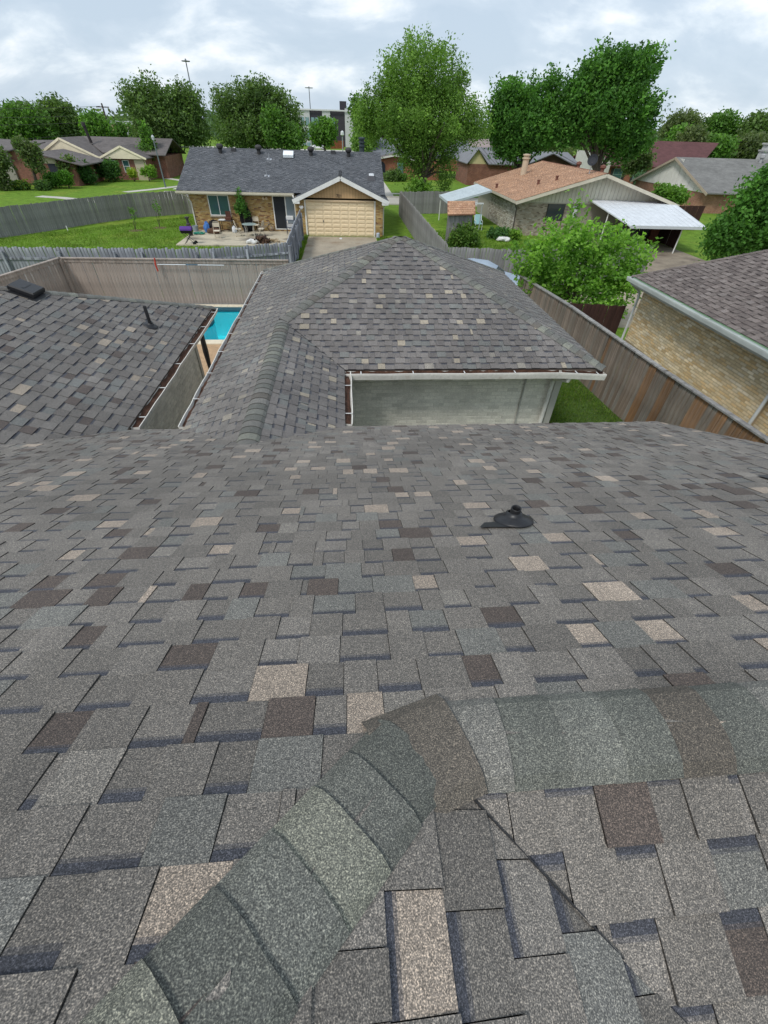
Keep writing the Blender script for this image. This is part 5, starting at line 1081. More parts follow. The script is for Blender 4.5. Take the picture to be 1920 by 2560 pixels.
# white board gable house on the right
wh = thing('brick_house', 'rust brick house with a white panelled gable and grey roof', 'house', (42, 60, 0)); GXW = 38.0
simple_roof(wh, [[(GXW - .35, 52.2, 1.80), (62, 52.2, 1.80), (62, 60, 4.32), (GXW - .35, 60, 4.32)], [(GXW - .35, 67.9, 1.60), (GXW - .35, 60, 4.32), (62, 60, 4.32), (62, 67.9, 1.60)]], R_GREY)
b = MB(); b.box((GXW + .05, 52.8, 0), (61, 67.3, 1.75)); b.build('wall', TBRICK, wh)
yy = 52.7
while yy < 67.3:
    y1 = min(yy + 1.22, 67.3); f = lambda q: 4.2 - .335 * abs(q - 60); b = MB()
    h0, h1 = f(yy), f(y1)
    if yy < 60 < y1: h0 = h1 = max(h0, h1)
    h0, h1 = max(h0, 1.72), max(h1, 1.72)
    b.hexa([(GXW - .02, yy + .03, 1.7), (GXW + .05, yy + .03, 1.7), (GXW + .05, y1 - .03, 1.7), (GXW - .02, y1 - .03, 1.7), (GXW - .02, yy + .03, h0), (GXW + .05, yy + .03, h0), (GXW + .05, y1 - .03, h1), (GXW - .02, y1 - .03, h1)], (.66, .65, .61)); b.build('gable_panel', TINT, wh); yy += 1.22
b = MB(); b.poly([(GXW + .051, 52.5, 1.7), (GXW + .051, 67.5, 1.7), (GXW + .051, 60, 4.25)], (.24, .22, .2)); b.build('gable_sheathing', TINT, wh)
for ye, ze in ((52.2, 1.66), (67.9, 1.46)):
    b = MB(); b.bar((GXW - .36, ye, ze), (GXW - .36, 60, 4.19), .05, .22, (.42, .35, .27)); b.build('rake_board', TINT, wh)
b = MB(); c_ = Vector((48.5, 60.5, 3.9)); b.box((c_.x - .5, c_.y - .4, 3.6), (c_.x + .5, c_.y + .4, 5.0), (.42, .42, .41)); b.box((c_.x - .6, c_.y - .5, 5.0), (c_.x + .6, c_.y + .5, 5.15), (.35, .35, .34)); b.box((c_.x - .4, c_.y - .35, 5.15), (c_.x + .4, c_.y + .35, 5.6), (.45, .45, .44)); b.box((c_.x - .55, c_.y - .45, 5.6), (c_.x + .55, c_.y + .45, 5.75), (.4, .4, .39)); b.build('chimney', TINT, wh)
b = MB(); b.lathe([(.15, -.1), (.15, .4), (.28, .5), (.26, .75), (0, .85)], (47.4, 59.2, 4.0), 12, (.35, .35, .36)); b.build('turbine_vent', TINT, wh)
# maroon roofed house behind
rh = thing('brick_house', 'brick house with a tall maroon roof and green shuttered windows', 'house', (35, 84, 0)); Yr = 82.0
P = lambda x_, y_, Y_: atY(x_, y_, Y_)
e0, e1 = P(1490, 413, Yr), P(1655, 417, Yr); k0 = P(1545, 350, Yr + 6); k1 = P(1712, 353, Yr + 6)
ez = (e0.z + e1.z) / 2; kz = (k0.z + k1.z) / 2
simple_roof(rh, [[(e0.x, Yr, ez), (e1.x + 6, Yr, ez), (k1.x + 6, Yr + 6, kz), (k0.x, Yr + 6, kz)], [(k0.x, Yr + 6, kz), (k1.x + 6, Yr + 6, kz), (e1.x + 6, Yr + 13, ez), (e0.x, Yr + 13, ez)]], R_RED)
b = MB(); b.box((e0.x + .4, Yr + .5, 0), (e1.x + 5.5, Yr + 12.5, ez - .1)); b.build('wall', OBRICK, rh)
for px_ in (1535, 1588):
    a = P(px_, 425, Yr + .5); wnd(rh, a.x, a.x + 1.5, .5, ez - .35, Yr + .5, frame=(.20, .30, .26))
    for s_ in (-.42, 1.56):
        b = MB(); b.box((a.x + s_, Yr + .42, .5), (a.x + s_ + .36, Yr + .48, ez - .35), (.03, .035, .03)); b.build('shutter', TINT, rh)
a = P(1520, 440, Yr - 1)
# white sided house fragment left of the maroon roof
fh = thing('brick_house', 'white sided house partly hidden left of the maroon roof', 'house', (30, 78, 0)); Yf = 78
a0, a1 = P(1468, 420, Yf), P(1524, 420, Yf); az0 = P(1496, 395, Yf).z
b = MB(); b.box((a0.x, Yf, 0), (a1.x, Yf + 5, 1.0)); b.build('wall', OBRICK, fh); b = MB(); b.hexa([(a0.x, Yf, 1.0), (a1.x, Yf, 1.0), (a1.x, Yf + 5, 1.0), (a0.x, Yf + 5, 1.0), (a0.x, Yf, az0 + .7), (a1.x, Yf, az0 - .3), (a1.x, Yf + 5, az0 - .3), (a0.x, Yf + 5, az0 + .7)], (.58, .57, .53)); b.build('siding', TINT, fh)
# standing seam metal roof houses
def seam_house(label, gx0, gx1, px_peak, py_peak, py_eave, Y_, xr, wall=(.55, .48, .27)):
    t = thing('brick_house', label, 'house', (P(gx0, py_eave, Y_).x, Y_, 0)); a, c_ = P(gx0, py_eave, Y_), P(gx1, py_eave, Y_); k_ = P(px_peak, py_peak, Y_)
    b = MB(); b.hexa([(a.x, Y_, a.z - .05), (c_.x, Y_, a.z - .05), (c_.x, Y_ + .3, a.z - .05), (a.x, Y_ + .3, a.z - .05), (k_.x - .05, Y_, k_.z - .1), (k_.x + .05, Y_, k_.z - .1), (k_.x + .05, Y_ + .3, k_.z - .1), (k_.x - .05, Y_ + .3, k_.z - .1)], wall); b.build('gable', TINT, t)
    b = MB(); b.box((a.x, Y_, 0), (xr, Y_ + 8, a.z - .05)); b.build('wall', RBRICK, t)
    r0, r1 = Vector((k_.x, Y_ - .3, k_.z)), Vector((xr, Y_ + 5, k_.z)); 
    simple_roof(t, [[(c_.x + .2, Y_ - .3, a.z), (xr, Y_ - .3, a.z), (xr, Y_ + 4.5, k_.z), (k_.x, Y_ + 4.5, k_.z)], [(a.x - .3, Y_ - .3, a.z), (k_.x, Y_ - .3, k_.z), (k_.x, Y_ + 8, k_.z), (a.x - .3, Y_ + 8, a.z)], [(k_.x, Y_ - .3, k_.z), (c_.x + .2, Y_ - .3, a.z), (k_.x + .1, Y_ + 4.5, k_.z), (k_.x, Y_ + 4.5, k_.z)]], R_METAL)
    n = int((xr - c_.x) / .5)
    for i in range(n):
        x0 = c_.x + .2 + i * .5; b = MB(); f0 = max(0, 0); b.bar((x0, Y_ - .3, a.z + .03), (x0 + (k_.x - c_.x) * (1 - i / n), Y_ + 4.5, k_.z + .03), .05, .05); b.build('roof_seam', R_METAL, t)
    return t
seam_house('yellow gabled house with a dark standing seam metal roof', 1172, 1217, 1196, 371, 408, 76, P(1300, 400, 76).x)
seam_house('brown house with a brown metal roof behind the orange ridge', 1330, 1428, 1382, 383, 407, 70, P(1450, 400, 70).x, wall=(.10, .06, .04))
# orange brick house behind the big elm
eh = thing('brick_house', 'orange brick house with arched window behind the large elm', 'house', (8, 86, 0)); Ye = 82.0
a, c_ = P(942, 400, Ye), P(1100, 400, Ye); zt = P(985, 386, Ye).z; zl = P(943, 397, Ye).z
b = MB(); b.box((a.x, Ye, 0), (c_.x, Ye + 9, zl - .1)); b.build('wall', OBRICK, eh)
pk = P(988, 384, Ye).x; rx = 2 * pk - a.x
b = MB(); b.hexa([(a.x, Ye - .01, zl - .1), (rx, Ye - .01, zl - .1), (rx, Ye + .3, zl - .1), (a.x, Ye + .3, zl - .1), (pk - .05, Ye - .01, zt - .1), (pk + .05, Ye - .01, zt - .1), (pk + .05, Ye + .3, zt - .1), (pk - .05, Ye + .3, zt - .1)], (.3, .1, .05)); b.build('gable', OBRICK, eh)
simple_roof(eh, [[(a.x - .6, Ye - .4, zl), (pk, Ye - .4, zt), (pk, Ye + 9, zt), (a.x - .6, Ye + 9, zl)], [(pk, Ye - .4, zt), (rx + .6, Ye - .4, zl), (rx + .6, Ye + 9, zl), (pk, Ye + 9, zt)]], R_BROWN)
q0, q1 = P(935, 372, Ye + 6), P(1120, 362, Ye + 6); qz = P(960, 345, Ye + 9).z
simple_roof(eh, [[(q0.x - 2, Ye + 3, zl + .2), (q1.x + 4, Ye + 3, zl + .2), (q1.x + 4, Ye + 10, qz), (q0.x - 2, Ye + 10, qz)]], R_BLUE)
for s_ in (a.x - .6, rx + .6):
    b = MB(); b.bar((s_, Ye - .42, zl - .08), (pk, Ye - .42, zt - .08), .05, .2, (.68, .66, .62)); b.build('rake_board', TINT, eh)
aw = P(954, 425, Ye); b = MB(); b.tube([(aw.x, Ye - .05, .2), (aw.x, Ye - .05, .21)], .01, 4); pts = [(aw.x - .55, Ye - .06, .4), (aw.x + .55, Ye - .06, .4)] + [(aw.x + .55 * math.cos(q), Ye - .06, 1.5 + .55 * math.sin(q)) for q in np.linspace(0, math.pi, 10)]; bk = [(x_, Ye + .02, z_) for x_, _, z_ in pts]; b.poly(pts, (.03, .035, .05)); b.poly(bk[::-1], (.03, .035, .05))
for i in range(len(pts)): b.poly([pts[i], pts[(i + 1) % len(pts)], bk[(i + 1) % len(pts)], bk[i]], (.5, .35, .25))
b.build('arched_window', TINT, eh)
dx = P(1000, 440, Ye).x; b = MB(); b.box((dx - .45, Ye - .05, 0), (dx + .45, Ye + .01, 1.7), (.07, .14, .19)); b.box((dx - .45, Ye - .05, 1.705), (dx + .45, Ye + .01, 2.0), (.2, .42, .45)); b.build('door', TINT, eh)
ph = thing('brick_house', 'pinkish roofed house glimpsed between elm and dark maples', 'house', (20, 100, 0)); simple_roof(ph, [[(P(1110, 385, 100).x, 100, P(1110, 372, 100).z), (P(1230, 385, 100).x, 100, P(1230, 372, 100).z), (P(1230, 350, 106).x, 106, P(1230, 348, 106).z), (P(1110, 350, 106).x, 106, P(1110, 345, 106).z)]], R_PINK); b = MB(); b.box((P(1115, 385, 100).x, 100.4, 0), (P(1225, 385, 100).x, 106, P(1110, 372, 100).z)); b.build('wall', OBRICK, ph)
# dark apartment block far away
AB = 190.0; ap = thing('apartment_block', 'dark four storey apartment block with pale panels on the horizon', 'apartments', (-3, 192, 0))
topz = P(800, 273, AB).z
def apanel(px0, px1, col, ext=.0, top=None):
    a, c_ = P(px0, 300, AB), P(px1, 300, AB); b = MB(); b.box((a.x, AB - ext, 0), (c_.x, AB + 14, top or topz), col); b.build('facade_panel', TINT, ap)
LGT, DRK = (.50, .50, .50), (.045, .04, .05)
apanel(746, 775, LGT, .3); apanel(775.2, 806, DRK, .0); apanel(806.2, 826, LGT, .3); apanel(826.2, 862, DRK, 0.0); apanel(862.2, 905, LGT, .2, topz + .4)
a = P(849, 265, AB); b = MB(); b.box((a.x, AB + 1, topz + .004), (a.x + 2.2, AB + 5, topz + 2.1), DRK); b.build('stair_tower', TINT, ap)
def awin(px_, row, wdt=7):
    a, c_ = P(px_, 300, AB), P(px_ + wdt, 300, AB); z1 = topz - 2.0 - row * 3.1; b = MB(); b.box((a.x, AB - .45, z1 - 1.9), (c_.x, AB - .32, z1), (.18, .30, .32)); o = b.build('window', TINT, ap)
    b = MB(); b.box((a.x + (c_.x - a.x) * .47, AB - .5, z1 - 1.9), (a.x + (c_.x - a.x) * .53, AB - .451, z1), (.5, .5, .5)); b.build('mullion', TINT, o)
for row in range(3):
    for px_ in (752, 764, 778, 788, 804, 814, 828): awin(px_, row, 8)
b = MB(); a, c_ = P(746, 300, AB), P(905, 300, AB); b.box((a.x - .2, AB - .6, topz - .35), (c_.x, AB - .47, topz + .0), (.6, .6, .6)); b.build('parapet', TINT, ap)
# tan commercial building with script sign, far left
cb = thing('commercial_building', 'tan flat roofed commercial building beyond the utility pole', 'building', (-62, 140, 0)); a, c_ = P(265, 330, 140), P(318, 330, 140); zt = P(290, 310, 140).z; b = MB(); b.box((a.x, 140, 0), (c_.x + 3, 152, zt), (.52, .40, .24)); b.build('facade', TINT, cb); b = MB(); b.box((a.x - .3, 139.7, zt), (c_.x + 3.3, 152, zt + .5), (.40, .42, .42)); b.build('parapet', TINT, cb)
b = MB(); x_ = a.x + 2.0
for i in range(9): b.tube([(x_ + i * .55 + .25 * math.cos(q) * (1 if i % 3 else .6), 139.9, zt - 2.0 + (.55 if i % 4 == 0 else .3) * math.sin(q)) for q in np.linspace(.4, 5.4, 9)], .07, 5, (.12, .08, .06))
b.build('script_sign', TINT, cb)
vh = thing('white_building', 'white roofed low building right of the tan commercial one', 'building', (-50, 120, 0)); a, c_ = P(312, 340, 120), P(350, 340, 120); zt = P(330, 337, 120).z; b = MB(); b.box((a.x, 120, 0), (c_.x, 128, zt), (.55, .55, .52)); b.build('wall', TINT, vh); simple_roof(vh, [[(a.x - .5, 119.5, zt), (c_.x + .5, 119.5, zt), (c_.x, 124, zt + 1.2), (a.x, 124, zt + 1.2)]], material('pale_metal_roof', (.5, .52, .52), .5, noise=((1, .1, 2),)))

# =================================================================== POLES, WIRES, CARS
p = atZ(358 * K, 405 * K); t = thing('street_lamp', 'tall street lamp post on the lawn left of the dark grey roof', 'street lamp', tuple(p)); tp = atY(386, 352, p.y)
b = MB(); b.tube([p, (p.x, p.y, tp.z)], [.085, .06], 8, (.13, .16, .17)); b.build('pole', TINT, t)
b = MB(); b.lathe([(.05, 0), (.13, .08), (.17, .34), (.13, .4), (.04, .5), (0, .5)], (p.x, p.y, tp.z), 10, (.45, .48, .5)); b.build('lantern', TINT, t)
p = Vector((-43.4, 110, 0)); t = thing('utility_pole', 'leaning dark wooden utility pole on the left skyline', 'utility pole', tuple(p)); zt = atY(256, 258, 110).z
b = MB(); b.tube([p + Vector((.0, 0, 0)), (-43.4, 110, zt)], [.2, .13], 8, (.06, .045, .04)); b.bar((-44.5, 110, zt - .5), (-42.3, 110, zt - .5), .12, .14, (.06, .045, .04)); b.build('pole', TINT, t)
b = MB(); b.lathe([(.0, 0), (.28, 0), (.28, .9), (0, .95)], (-43.0, 109.7, zt - 3.0), 10, (.2, .2, .21)); b.build('transformer', TINT, t)
def wire(label, p, q, sag, r=.022):
    p, q = Vector(p), Vector(q); b = MB(); b.tube([p.lerp(q, f) + Vector((0, 0, -sag * 4 * f * (1 - f))) for f in np.linspace(0, 1, 14)], r, 4, (.05, .05, .05)); tag(b.build('power_line', TINT), label, 'power line', 'power lines on the left')
wire('topmost power line running left from the utility pole', (-43.8, 110, zt - .4), (-100, 95, 7.2), 1.0)
wire('middle power line running left from the utility pole', (-43.4, 110, zt - 1.5), (-100, 95, 6.0), 1.0); wire('third power line running left below the other two', (-43.4, 110, zt - 2.4), (-100, 95, 4.9), 1.0)
wire('lowest service line crossing above the cream gabled house', (-43.4, 110, zt - 3.4), (-52, 70, 3.3), .6)
for (px_, py_, Y_, lab) in ((464.5, 153.5, 200, 'tall thin highway light mast above the left oak'), (772.4, 220, 300, 'distant highway light mast above the apartment block')):
    q = atY(px_, py_, Y_); t = thing('light_mast', lab, 'light mast', (q.x, q.y, 0), 'highway light masts'); b = MB(); b.tube([(q.x, q.y, 0), q], [.28, .16], 8, (.16, .17, .19)); b.build('pole', TINT, t); b = MB(); k_ = Y_ / 200; b.lathe([(.0, -.1), (1.3 * k_, -.05), (1.35 * k_, .15), (.3, .2), (.2, .6), (0, .6)], q, 10, (.2, .21, .23)); b.build('lamp_ring', TINT, t)
for px_, y0_, y1_, Y_, lab in ((787, 331, 361, 160, 'small street lamp beside the distant white car'), (857, 340, 375, 110, 'thin dark lamp post right of the distant orange fence')):
    q0, q1 = atY(px_, y1_, Y_), atY(px_, y0_, Y_); t = thing('street_lamp', lab, 'street lamp', (q0.x, q0.y, 0)); b = MB(); b.tube([(q0.x, q0.y, 0), (q0.x, q0.y, q1.z)], .1, 6, (.3, .32, .33)); b.build('pole', TINT, t); b = MB(); b.lathe([(.1, 0), (.35, .15), (.3, .6), (0, .8)], (q0.x, q0.y, q1.z), 8, (.6, .62, .62)); b.build('lantern', TINT, t)
def car(name, label, c, ang, paint, Lc=4.5):
    t = thing(name, label, 'car', (c[0], c[1], 0)); ca, sa = math.cos(ang), math.sin(ang)
    def W(x_, y_, z_): return (c[0] + x_ * ca - y_ * sa, c[1] + x_ * sa + y_ * ca, z_ + .01)
    prof = [(-2.2, .30), (-2.25, .62), (-2.1, .86), (-1.75, .93), (-1.15, 1.32), (-.55, 1.44), (.25, 1.42), (.75, 1.22), (1.15, .98), (1.9, .86), (2.2, .70), (2.25, .34)]
    b = MB(); wd = lambda z_: .86 if z_ < .95 else .86 - (z_ - .95) * .42
    rows = [[W(x_, s_ * wd(z_), z_) for s_ in (-1, -.75, .75, 1)] for x_, z_ in prof]
    rows = [[W(x_, -wd(z_), z_ - .03), W(x_, -wd(z_) * .88, z_), W(x_, wd(z_) * .88, z_), W(x_, wd(z_), z_ - .03)] for x_, z_ in prof]
    for i in range(len(rows) - 1):
        for k in range(3): b.poly([rows[i][k], rows[i][k + 1], rows[i + 1][k + 1], rows[i + 1][k]], paint)
    for s_ in (0, 3): b.poly([r_[s_] for r_ in rows], paint)
    b.poly([rows[0][0], rows[0][3], rows[-1][3], rows[-1][0]], (.02, .02, .02))
    b.build('body', material(name + '_paint', paint, .22, spec=.6, noise=((2, .03, 2),)), t)
    gl = MB()
    def qd(a, c_, y0, y1, lift=.006):
        (xa, za), (xc, zc_) = a, c_; gl.poly([W(xa, y0 * wd(za), za + lift), W(xa, y1 * wd(za), za + lift), W(xc, y1 * wd(zc_), zc_ + lift), W(xc, y0 * wd(zc_), zc_ + lift)])
    qd((-1.72, .95), (-1.18, 1.30), -.8, .8, .012); qd((.78, 1.20), (1.13, 1.0), -.8, .8, .012)
    for s_ in (-1, 1):
        for x0, x1 in ((-1.15, -.25), (-.18, .7)): gl.poly([W(x0, s_ * (.862), .97), W(x1, s_ * .862, .97), W(x1 - .05, s_ * .735, 1.26), W(x0 + .1, s_ * .735, 1.26)])
    gl.build('window_glass', GLASS, t)
    for x_ in (-1.4, 1.4):
        for s_ in (-1, 1):
            b = MB(); o_ = Vector(W(x_, s_ * .80, .33)); b.lathe([(0, -.1), (.30, -.1), (.32, -.06), (.32, .08), (.2, .1), (0, .09)], o_, 18, (.02, .02, .02), axis=(-sa * s_, ca * s_, 0)); wo = b.build('wheel', TINT, t); b = MB(); b.lathe([(0, .101), (.19, .101), (.19, .112), (0, .118)], o_, 14, (.45, .46, .48), axis=(-sa * s_, ca * s_, 0)); b.build('rim', TINT, wo)
    for s_ in (-.6, .6):
        b = MB(); b.poly([W(2.24, s_ - .2, .6), W(2.24, s_ + .2, .6), W(2.2, s_ + .2, .72), W(2.2, s_ - .2, .72)], (.8, .8, .8)); b.build('headlight', TINT, t)
    return t
car('parked_car', 'pale blue car parked in the alley behind the garage roof', (6.55, 23.0), R(-24), (.36, .44, .54))
car('parked_car', 'small white car on the distant street by the apartment block', tuple(atZ(795, 374)[:2]), R(5), (.78, .78, .8))
car('parked_car', 'white car with its rear just showing on the street', (atZ(968, 510)[0] - 2.6, 57), R(0), (.74, .75, .77))

# =================================================================== TREES AND SHRUBS
def raw_mesh(name, V, F, tints, mat_, parent):
    me = bpy.data.meshes.new(name); n = len(V); k = F.shape[1]
    me.vertices.add(n); me.vertices.foreach_set('co', V.astype(np.float32).ravel()); me.loops.add(F.size); me.loops.foreach_set('vertex_index', F.astype(np.int32).ravel())
    me.polygons.add(len(F)); me.polygons.foreach_set('loop_start', np.arange(0, F.size, k, dtype=np.int32)); me.polygons.foreach_set('loop_total', np.full(len(F), k, np.int32))
    a = me.attributes.new('tint', 'FLOAT_COLOR', 'FACE'); arr = np.ones((len(F), 4), np.float32); arr[:, :3] = tints; a.data.foreach_set('color', arr.ravel())
    me.materials.append(mat_); me.update(calc_edges=True); o = bpy.data.objects.new(name, me); return link(o, parent)
def leaf_quads(P_, size, r, up=.35, droop=0):
    n = len(P_); a = r.normal(size=(n, 3)); a[:, 2] = a[:, 2] * .7 + up - droop; a /= np.linalg.norm(a, axis=1)[:, None]; c = r.normal(size=(n, 3)); c -= a * (a * c).sum(1)[:, None]; c /= np.linalg.norm(c, axis=1)[:, None]
    s = (size * r.uniform(.65, 1.3, n))[:, None]; V = np.stack([P_ + a * s * .6, P_ + c * s * .30 + a * s * .05, P_ - a * s * .5, P_ - c * s * .30 + a * s * .05], 1).reshape(-1, 3); return V, np.arange(4 * n).reshape(n, 4)
def foliage(lobes, nclus, per, size, tints, r, spread=.5, elong=(.6, .6, 1.0), up=.35, sprig=0.0, wind=(0, 0, 0), shell=.62):
    """leaf clusters spread through ellipsoid lobes; sprig pushes elongated twigs out through the outline"""
    vol = np.array([l[3] * l[4] * l[5] for l in lobes]); pr = vol ** .8; pr /= pr.sum(); Ps, Ts, cen = [], [], []
    tints = np.array(tints)
    for i in range(nclus):
        l = lobes[r.choice(len(lobes), p=pr)]; d = r.normal(size=3); d /= np.linalg.norm(d); rad = r.uniform(shell ** 2, .9) ** .5 if r.random() < .8 else r.uniform(.15, shell)
        rad *= 1 + .10 * math.sin(4 * d[0] + 7 * d[2] + l[0]) + .07 * math.sin(9 * d[1] + 5 * d[0])
        c = np.array(l[:3]) + d * np.array(l[3:6]) * rad; cen.append(c)
        base = tints[r.integers(len(tints))] * 1.75 * r.uniform(.8, 1.2); m_ = max(4, int(per * r.uniform(.6, 1.4))); sg = spread * r.uniform(.6, 1.4)
        if r.random() < sprig and rad > .75:
            ax = d * .55 + np.array([0, 0, .8]) + np.array(wind); ax /= np.linalg.norm(ax); tt = r.uniform(-1.1, 1.3, m_)[:, None]; Q = c + ax * tt * sg * 1.0 + r.normal(size=(m_, 3)).clip(-1.5, 1.5) * sg * .45 * (1.2 - .5 * tt.clip(0, 1.3))
        else: Q = c + r.normal(size=(m_, 3)).clip(-1.5, 1.5) * np.array(elong) * sg
        Ps.append(Q); Ts.append(base[None, :] * r.uniform(.78, 1.25, (m_, 1)))
    return np.concatenate(Ps), np.concatenate(Ts), cen
def limbs(t, base, trunk_r, fork, cen, r, nl=9, col=(.085, .07, .055), multi=1):
    b = MB(); base = Vector(base); fork = Vector(fork); roots = []
    if multi == 1: b.tube([base, base.lerp(fork, .5) + Vector((r.normal() * .1 * trunk_r, 0, 0)), fork], [trunk_r * 1.25, trunk_r, trunk_r * .8], 9); roots = [(fork, trunk_r * .62)]
    else:
        for k in range(multi):
            q = fork + Vector((r.normal() * trunk_r * 3, r.normal() * trunk_r * 3, 0)); b.tube([base + Vector((r.normal() * trunk_r * .6, r.normal() * trunk_r * .6, 0)), base.lerp(q, .5), q], [trunk_r * .75, trunk_r * .6, trunk_r * .45], 7); roots.append((q, trunk_r * .4))
    pick_ = r.choice(len(cen), min(nl, len(cen)), replace=False)
    for i in pick_:
        q = Vector(cen[i]); f, rr = roots[r.integers(len(roots))]; mid = f.lerp(q, .5) + Vector((0, 0, (q - f).length * .10)); b.tube([f, mid, q], [rr * .7, rr * .38, rr * .1], 6)
        for j in range(2):
            q2 = Vector(cen[r.integers(len(cen))])
            if (q2 - mid).length < (q - f).length * .8: b.tube([mid, mid.lerp(q2, .5) + Vector((0, 0, .1)), q2], [rr * .33, rr * .2, rr * .05], 5)
    return b.build('trunk', BARK, t)
def pxlobes(Y_, lobes, yscale=.9, shrink=0.0):
    out_ = []
    for cx, cy, rx, ry, *dy in lobes:
        yy = Y_ + (dy[0] if dy else 0); c = atY(cx * K, cy * K, yy); s = depth(c) / FPX * K; out_.append((c.x, c.y, c.z, max(rx * s - shrink, rx * s * .55), max(rx * s * yscale - shrink, rx * s * .5), max(ry * s - shrink * 1.15, ry * s * .5)))
    return out_
def tree(name, label, cat, Y_, base_px, lobes, nclus, per, size, tints, trunk_r, group=None, seed=1, spread=.6, elong=(.7, .7, .9), sprig=.3, wind=(0, 0, 0), nl=9, forkf=.35, multi=1, mat_=None, droop=0, shell=.62, dens=1.0):
    r = np.random.default_rng(seed); lb = pxlobes(Y_, lobes, shrink=spread * .95)
    bx = atY(base_px[0] * K, base_px[1] * K, Y_); base = (bx.x, bx.y, 0)
    t = thing(name, label, cat, base, group); P_, T_, cen = foliage(lb, nclus, per, size, tints, r, spread, elong, sprig=sprig, wind=wind, shell=shell)
    ok = P_[:, 2] > .04; P_, T_ = P_[ok], T_[ok]
    V, F = leaf_quads(P_, size, r, droop=droop); raw_mesh('crown', V, F, T_, mat_ or LEAF, t)
    cz = np.mean([l[2] for l in lb]); top = Vector((np.mean([l[0] for l in lb]), np.mean([l[1] for l in lb]), cz))
    fork = Vector(base).lerp(top, forkf); fork.z = max(.3, cz * forkf)
    limbs(t, base, trunk_r, fork, cen, r, nl, multi=multi); return t
ELM = [(.092, .165, .032), (.075, .14, .028), (.112, .19, .04), (.062, .118, .025)]
OAK = [(.058, .098, .03), (.072, .118, .036), (.046, .08, .025), (.088, .136, .043)]
MAPLE = [(.042, .104, .021), (.056, .135, .026), (.03, .078, .016), (.075, .168, .032)]
FRESH = [(.118, .225, .036), (.09, .18, .03), (.15, .27, .046), (.068, .14, .025)]
OLIVE = [(.075, .10, .04), (.06, .085, .034), (.09, .115, .048)]
MIDG = [(.06, .125, .026), (.05, .10, .022), (.075, .15, .03)]
tree('elm_tree', 'tallest feathery green elm tree beyond the dark grey roof', 'tree', 59.5, (915, 405), [(905, 188, 112, 84), (905, 258, 140, 70), (805, 258, 58, 42), (1012, 270, 58, 46), (960, 345, 40, 48), (895, 330, 55, 55), (955, 395, 26, 22), (840, 195, 42, 48), (982, 192, 42, 54)], 1300, 62, .20, ELM, .42, seed=11, spread=.62, sprig=.75, nl=16, forkf=.3, elong=(.75, .75, 1.1))
tree('maple_tree', 'tallest dark green maple tree behind the orange roof', 'tree', 62, (1300, 350), [(1330, 162, 92, 56), (1310, 240, 118, 70), (1390, 150, 48, 42), (1262, 200, 62, 56), (1340, 300, 75, 45), (1400, 250, 30, 50), (1225, 270, 50, 55)], 1000, 44, .31, MAPLE, .45, seed=12, spread=.62, sprig=.5, nl=12, forkf=.3, wind=(.45, 0, 0))
tree('maple_tree', 'lower dark maple tree left of the tallest maple', 'tree', 64, (1130, 345), [(1120, 215, 62, 48), (1130, 275, 92, 60), (1085, 240, 45, 55), (1185, 220, 58, 62), (1110, 320, 60, 28)], 700, 42, .30, MAPLE, .32, seed=13, spread=.6, sprig=.5, nl=10, forkf=.25)
tree('oak_tree', 'wide dark oak tree with visible trunk right of the street lamp', 'tree', 84, (381, 376), [(325, 205, 42, 38), (360, 255, 90, 56), (295, 222, 42, 36), (405, 235, 50, 48), (420, 290, 40, 40), (340, 300, 60, 38)], 800, 42, .33, OAK, .5, seed=14, spread=.8, sprig=.55, nl=12, forkf=.4, group=None)
tree('oak_tree', 'wide grey green oak tree behind the ridge of the dark roof', 'tree', 98, (545, 340), [(555, 215, 58, 38), (498, 232, 50, 42), (600, 250, 55, 48), (540, 285, 90, 42), (640, 285, 30, 35), (570, 200, 28, 25)], 850, 42, .36, OAK, .5, seed=15, spread=.9, sprig=.5, nl=10)
tree('elm_tree', 'bright leafy tree in front of the wide grey green oak', 'tree', 92, (600, 335), [(590, 275, 35, 38), (625, 300, 35, 32)], 150, 28, .46, MIDG, .2, seed=16, spread=.8, nl=5)
tree('ash_tree', 'slender bright green tree beside the street lamp', 'tree', 76, (322, 387), [(318, 300, 16, 24), (322, 335, 24, 32), (312, 275, 9, 12)], 150, 30, .30, MIDG + FRESH[1:2], .14, seed=17, spread=.45, nl=6, forkf=.3)
tree('willow_tree', 'windblown pale green tree at the far left skyline', 'tree', 112, (60, 315), [(60, 265, 62, 36), (30, 285, 50, 34), (105, 285, 30, 28)], 330, 30, .52, MIDG + OAK[:1], .3, seed=18, spread=1.0, sprig=.7, wind=(.8, 0, 0))
tree('oak_tree', 'dark windblown tree left of the utility pole', 'tree', 116, (135, 310), [(120, 245, 42, 28), (150, 268, 42, 30), (95, 250, 22, 22)], 260, 30, .52, OAK, .3, seed=19, spread=1.0, sprig=.7, wind=(.6, 0, 0))
tree('ash_tree', 'bright green tree right behind the cream gabled roof', 'tree', 104, (205, 300), [(205, 275, 32, 26), (232, 285, 18, 16)], 170, 28, .48, MIDG + FRESH[1:2], .25, seed=20, spread=.8, sprig=.4, wind=(.5, 0, 0))
tree('ash_tree', 'small light green tree by the tan commercial building', 'tree', 108, (270, 300), [(262, 282, 14, 16), (292, 290, 12, 12)], 70, 28, .42, MIDG, .15, seed=21, spread=.7)
tree('ash_tree', 'round bright green tree before the apartment block', 'tree', 150, (703, 320), [(706, 285, 25, 27), (685, 295, 20, 22)], 160, 28, .62, MIDG + FRESH[1:2], .3, seed=22, spread=1.0)
tree('elm_tree', 'dark leafy tree between the apartment block and the tall elm', 'tree', 88, (790, 310), [(775, 245, 24, 26), (790, 285, 30, 35)], 190, 28, .46, MIDG + OAK[:1], .22, seed=23, spread=.8)
